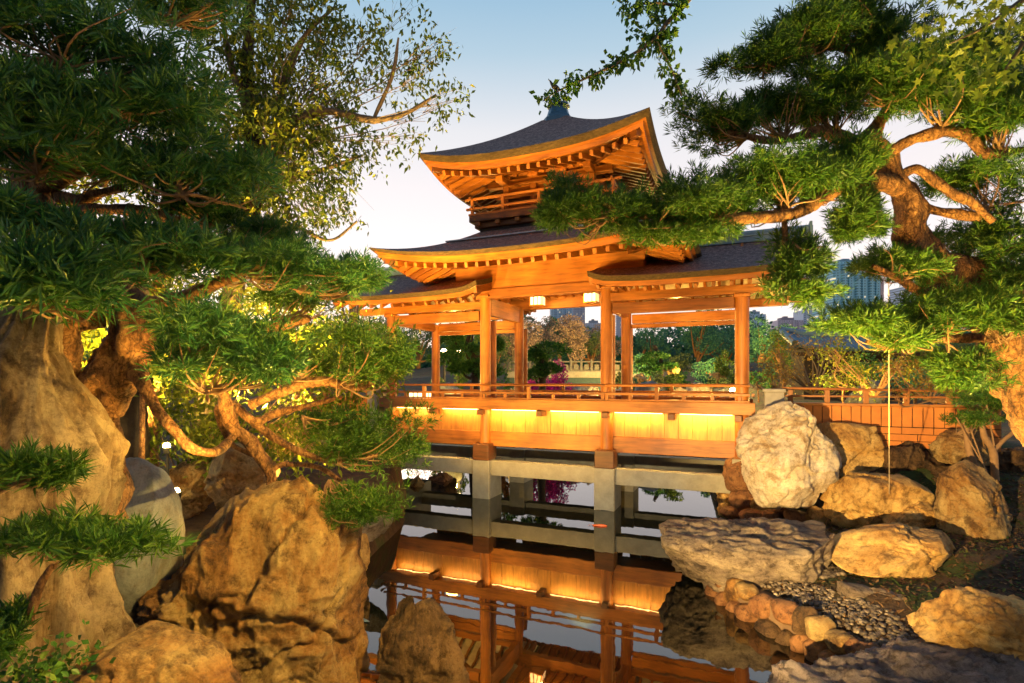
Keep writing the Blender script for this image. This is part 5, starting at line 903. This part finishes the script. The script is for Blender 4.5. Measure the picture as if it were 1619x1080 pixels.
for i, (a, c, y, Z, col, lb, by) in enumerate([(1300, 1372, 420, 330, (.26, .50, .66), 'tall blue apartment tower behind the hanging pine branch', 7), (1372, 1392, 440, 380, (.55, .38, .38), 'pinkish narrow tower right of the tall blue tower', 3), (1420, 1475, 455, 400, (.42, .50, .62), 'pale grey blue tower right of the guy wire', 6), (1180, 1206, 498, 420, (.42, .52, .62), 'low blue grey block just right of the end column', 4), (1222, 1262, 508, 450, (.50, .42, .48), 'low pinkish block under the hanging branch', 4), (1262, 1300, 492, 460, (.42, .48, .58), 'grey block left of the tall blue tower', 4), (870, 906, 487, 400, (.34, .46, .58), 'grey blue block with lit windows in the mid bay, left', 5), (906, 924, 478, 380, (.34, .36, .46), 'tall grey tower in the mid bay beside the pale sky', 3), (924, 952, 512, 430, (.5, .5, .56), 'low pale block right of the grey tower in mid bay', 4), (1480, 1540, 480, 420, (.40, .46, .56), 'grey block behind the curved right trunk', 5), (974, 984, 496, 420, (.45, .45, .52), 'sliver of grey block beside the right front column', 2), (1590, 1640, 440, 400, (.34, .46, .60), 'blue tower at the right edge behind foliage', 5)]): tower(a, c, y, Z, col, lb, i, by, int(14+(602-y)/6))
# visible garden lamps
def spotlight(px, py, Z, label, e=60, fx=True):
    o = P(px, py, Z); t = root('garden_spotlight', o, label, 'lamp', 0, 'small garden spotlights'); k = Z/8
    b = MB(); b.lathe(0, 0, [(.05*k, -.09*k), (.065*k, -.02*k), (.07*k, 0)], 12); b.lathe(0, 0, [(.02*k, -.45*k), (.02*k, -.09*k)], 8); b.build('housing', M_black, t)
    v0, f = ico(2); b = MB(); b.addq(v0*np.array([.05, .05, .05])*k+np.array([0, -.02*k, .02*k]), f); b.build('lens', M_bulb, t, None, True); bulb_or_fill(o+np.array([0, -.15*k, .12*k]), e*k*k, WARM, .05*k)
spotlight(265, 707, 7.2, 'bright garden spotlight among leaves behind the smooth grey stone', 22); spotlight(280, 778, 6.9, 'bright spotlight at the foot of the rough yellow rock', 9)
spotlight(723, 558, 40, 'glowing path lamp behind the cloud pine in the left bay', 8); spotlight(702, 559, 44, 'fainter path lamp left of the glowing path lamp', 4); spotlight(1158, 620, 28, 'bright white lamp behind the rail near the right end column', 14)
for loc, e in [((3, 40, 3.0), 60), ((9, 42, 3.2), 300), ((14, 38, 3.2), 600), ((-4, 38, 3.0), 150), ((-8, 32, 3.), 400), ((20, 36, 3.2), 250), ((12, 22, 2.6), 260), ((9.6, 14.6, 2.5), 50), ((9, 54, 4.6), 500), ((-3, 27.5, 2.2), 110), ((0, 30, 2.0), 150), ((3, 31, 2.0), 170), ((6, 31, 2.0), 170), ((9, 30.5, 2.4), 170), ((10.5, 27.5, 2.5), 120), ((10, 95, 7), 3500), ((22, 95, 7), 3500), ((36, 95, 7), 3500), ((48, 95, 7), 3500), ((2, 85, 6), 2500), ((14, 80, 6), 2500)]: bulb_or_fill(loc, e*5, WARM, .2)  # unseen fills without fixtures, added to brighten the far garden
# small life: the bird, a koi, a floating leaf
bo2 = P(876, 137, 4.6); bd = root('bird', bo2, 'small dark bird perched on the leafy bough above the finial', 'bird')
b = MB(); d_ = np.array([-.75, 0, .65]); b.tube(spline([(.05, 0, -.022, .004), (.038, 0, -.016, .012), (.02, 0, -.008, .02), (0, 0, .002, .022), (-.016, 0, .018, .014), (-.026, 0, .034, .010), (-.034, 0, .05, .007)], 4), 10); b.build('body', M_black, bd, None, True)
b = MB(); b.add([(-.03, -.006, .045), (-.03, .006, .045), (-.05, .012, .062), (-.046, 0, .07), (-.05, -.012, .062)], [(0, 1, 2, 3, 4)]); b.tube([(.046, 0, -.022, .004), (.062, 0, -.03, .001)], 6); b.build('tail', M_black, bd)
kx = P(948, 832, 11.65); b = MB(); b.tube(spline([(-.16, .05, .012, .004), (-.08, .02, .012, .022), (.03, 0, .012, .03), (.11, -.015, .012, .022), (.16, -.03, .012, .006)], 5), 10); b.add([(-.15, .05, .014), (-.24, .11, .014), (-.21, .07, .014), (-.25, .04, .014)], [(0, 1, 2, 3)]); o = b.build('koi', plain('koi orange', (.7, .12, .03), .3), None, None, True); o.location = (kx[0], kx[1], 0); tag(o, 'orange koi just below the right front pier reflection', 'fish')
lf = P(573, 981, 7.06); b = MB(); b.add([(-.11, .06, .02), (-.05, .09, .008), (.06, .0, .008), (.12, -.07, .015), (.05, -.06, .006), (-.06, .01, .006)], [(0, 5, 4, 3, 2, 1)]); o = b.build('floating_leaf', M_tile, None, None); o.location = (lf[0], lf[1], .004); tag(o, 'bluish leaf floating on the bright water beside the boulder', 'leaf')
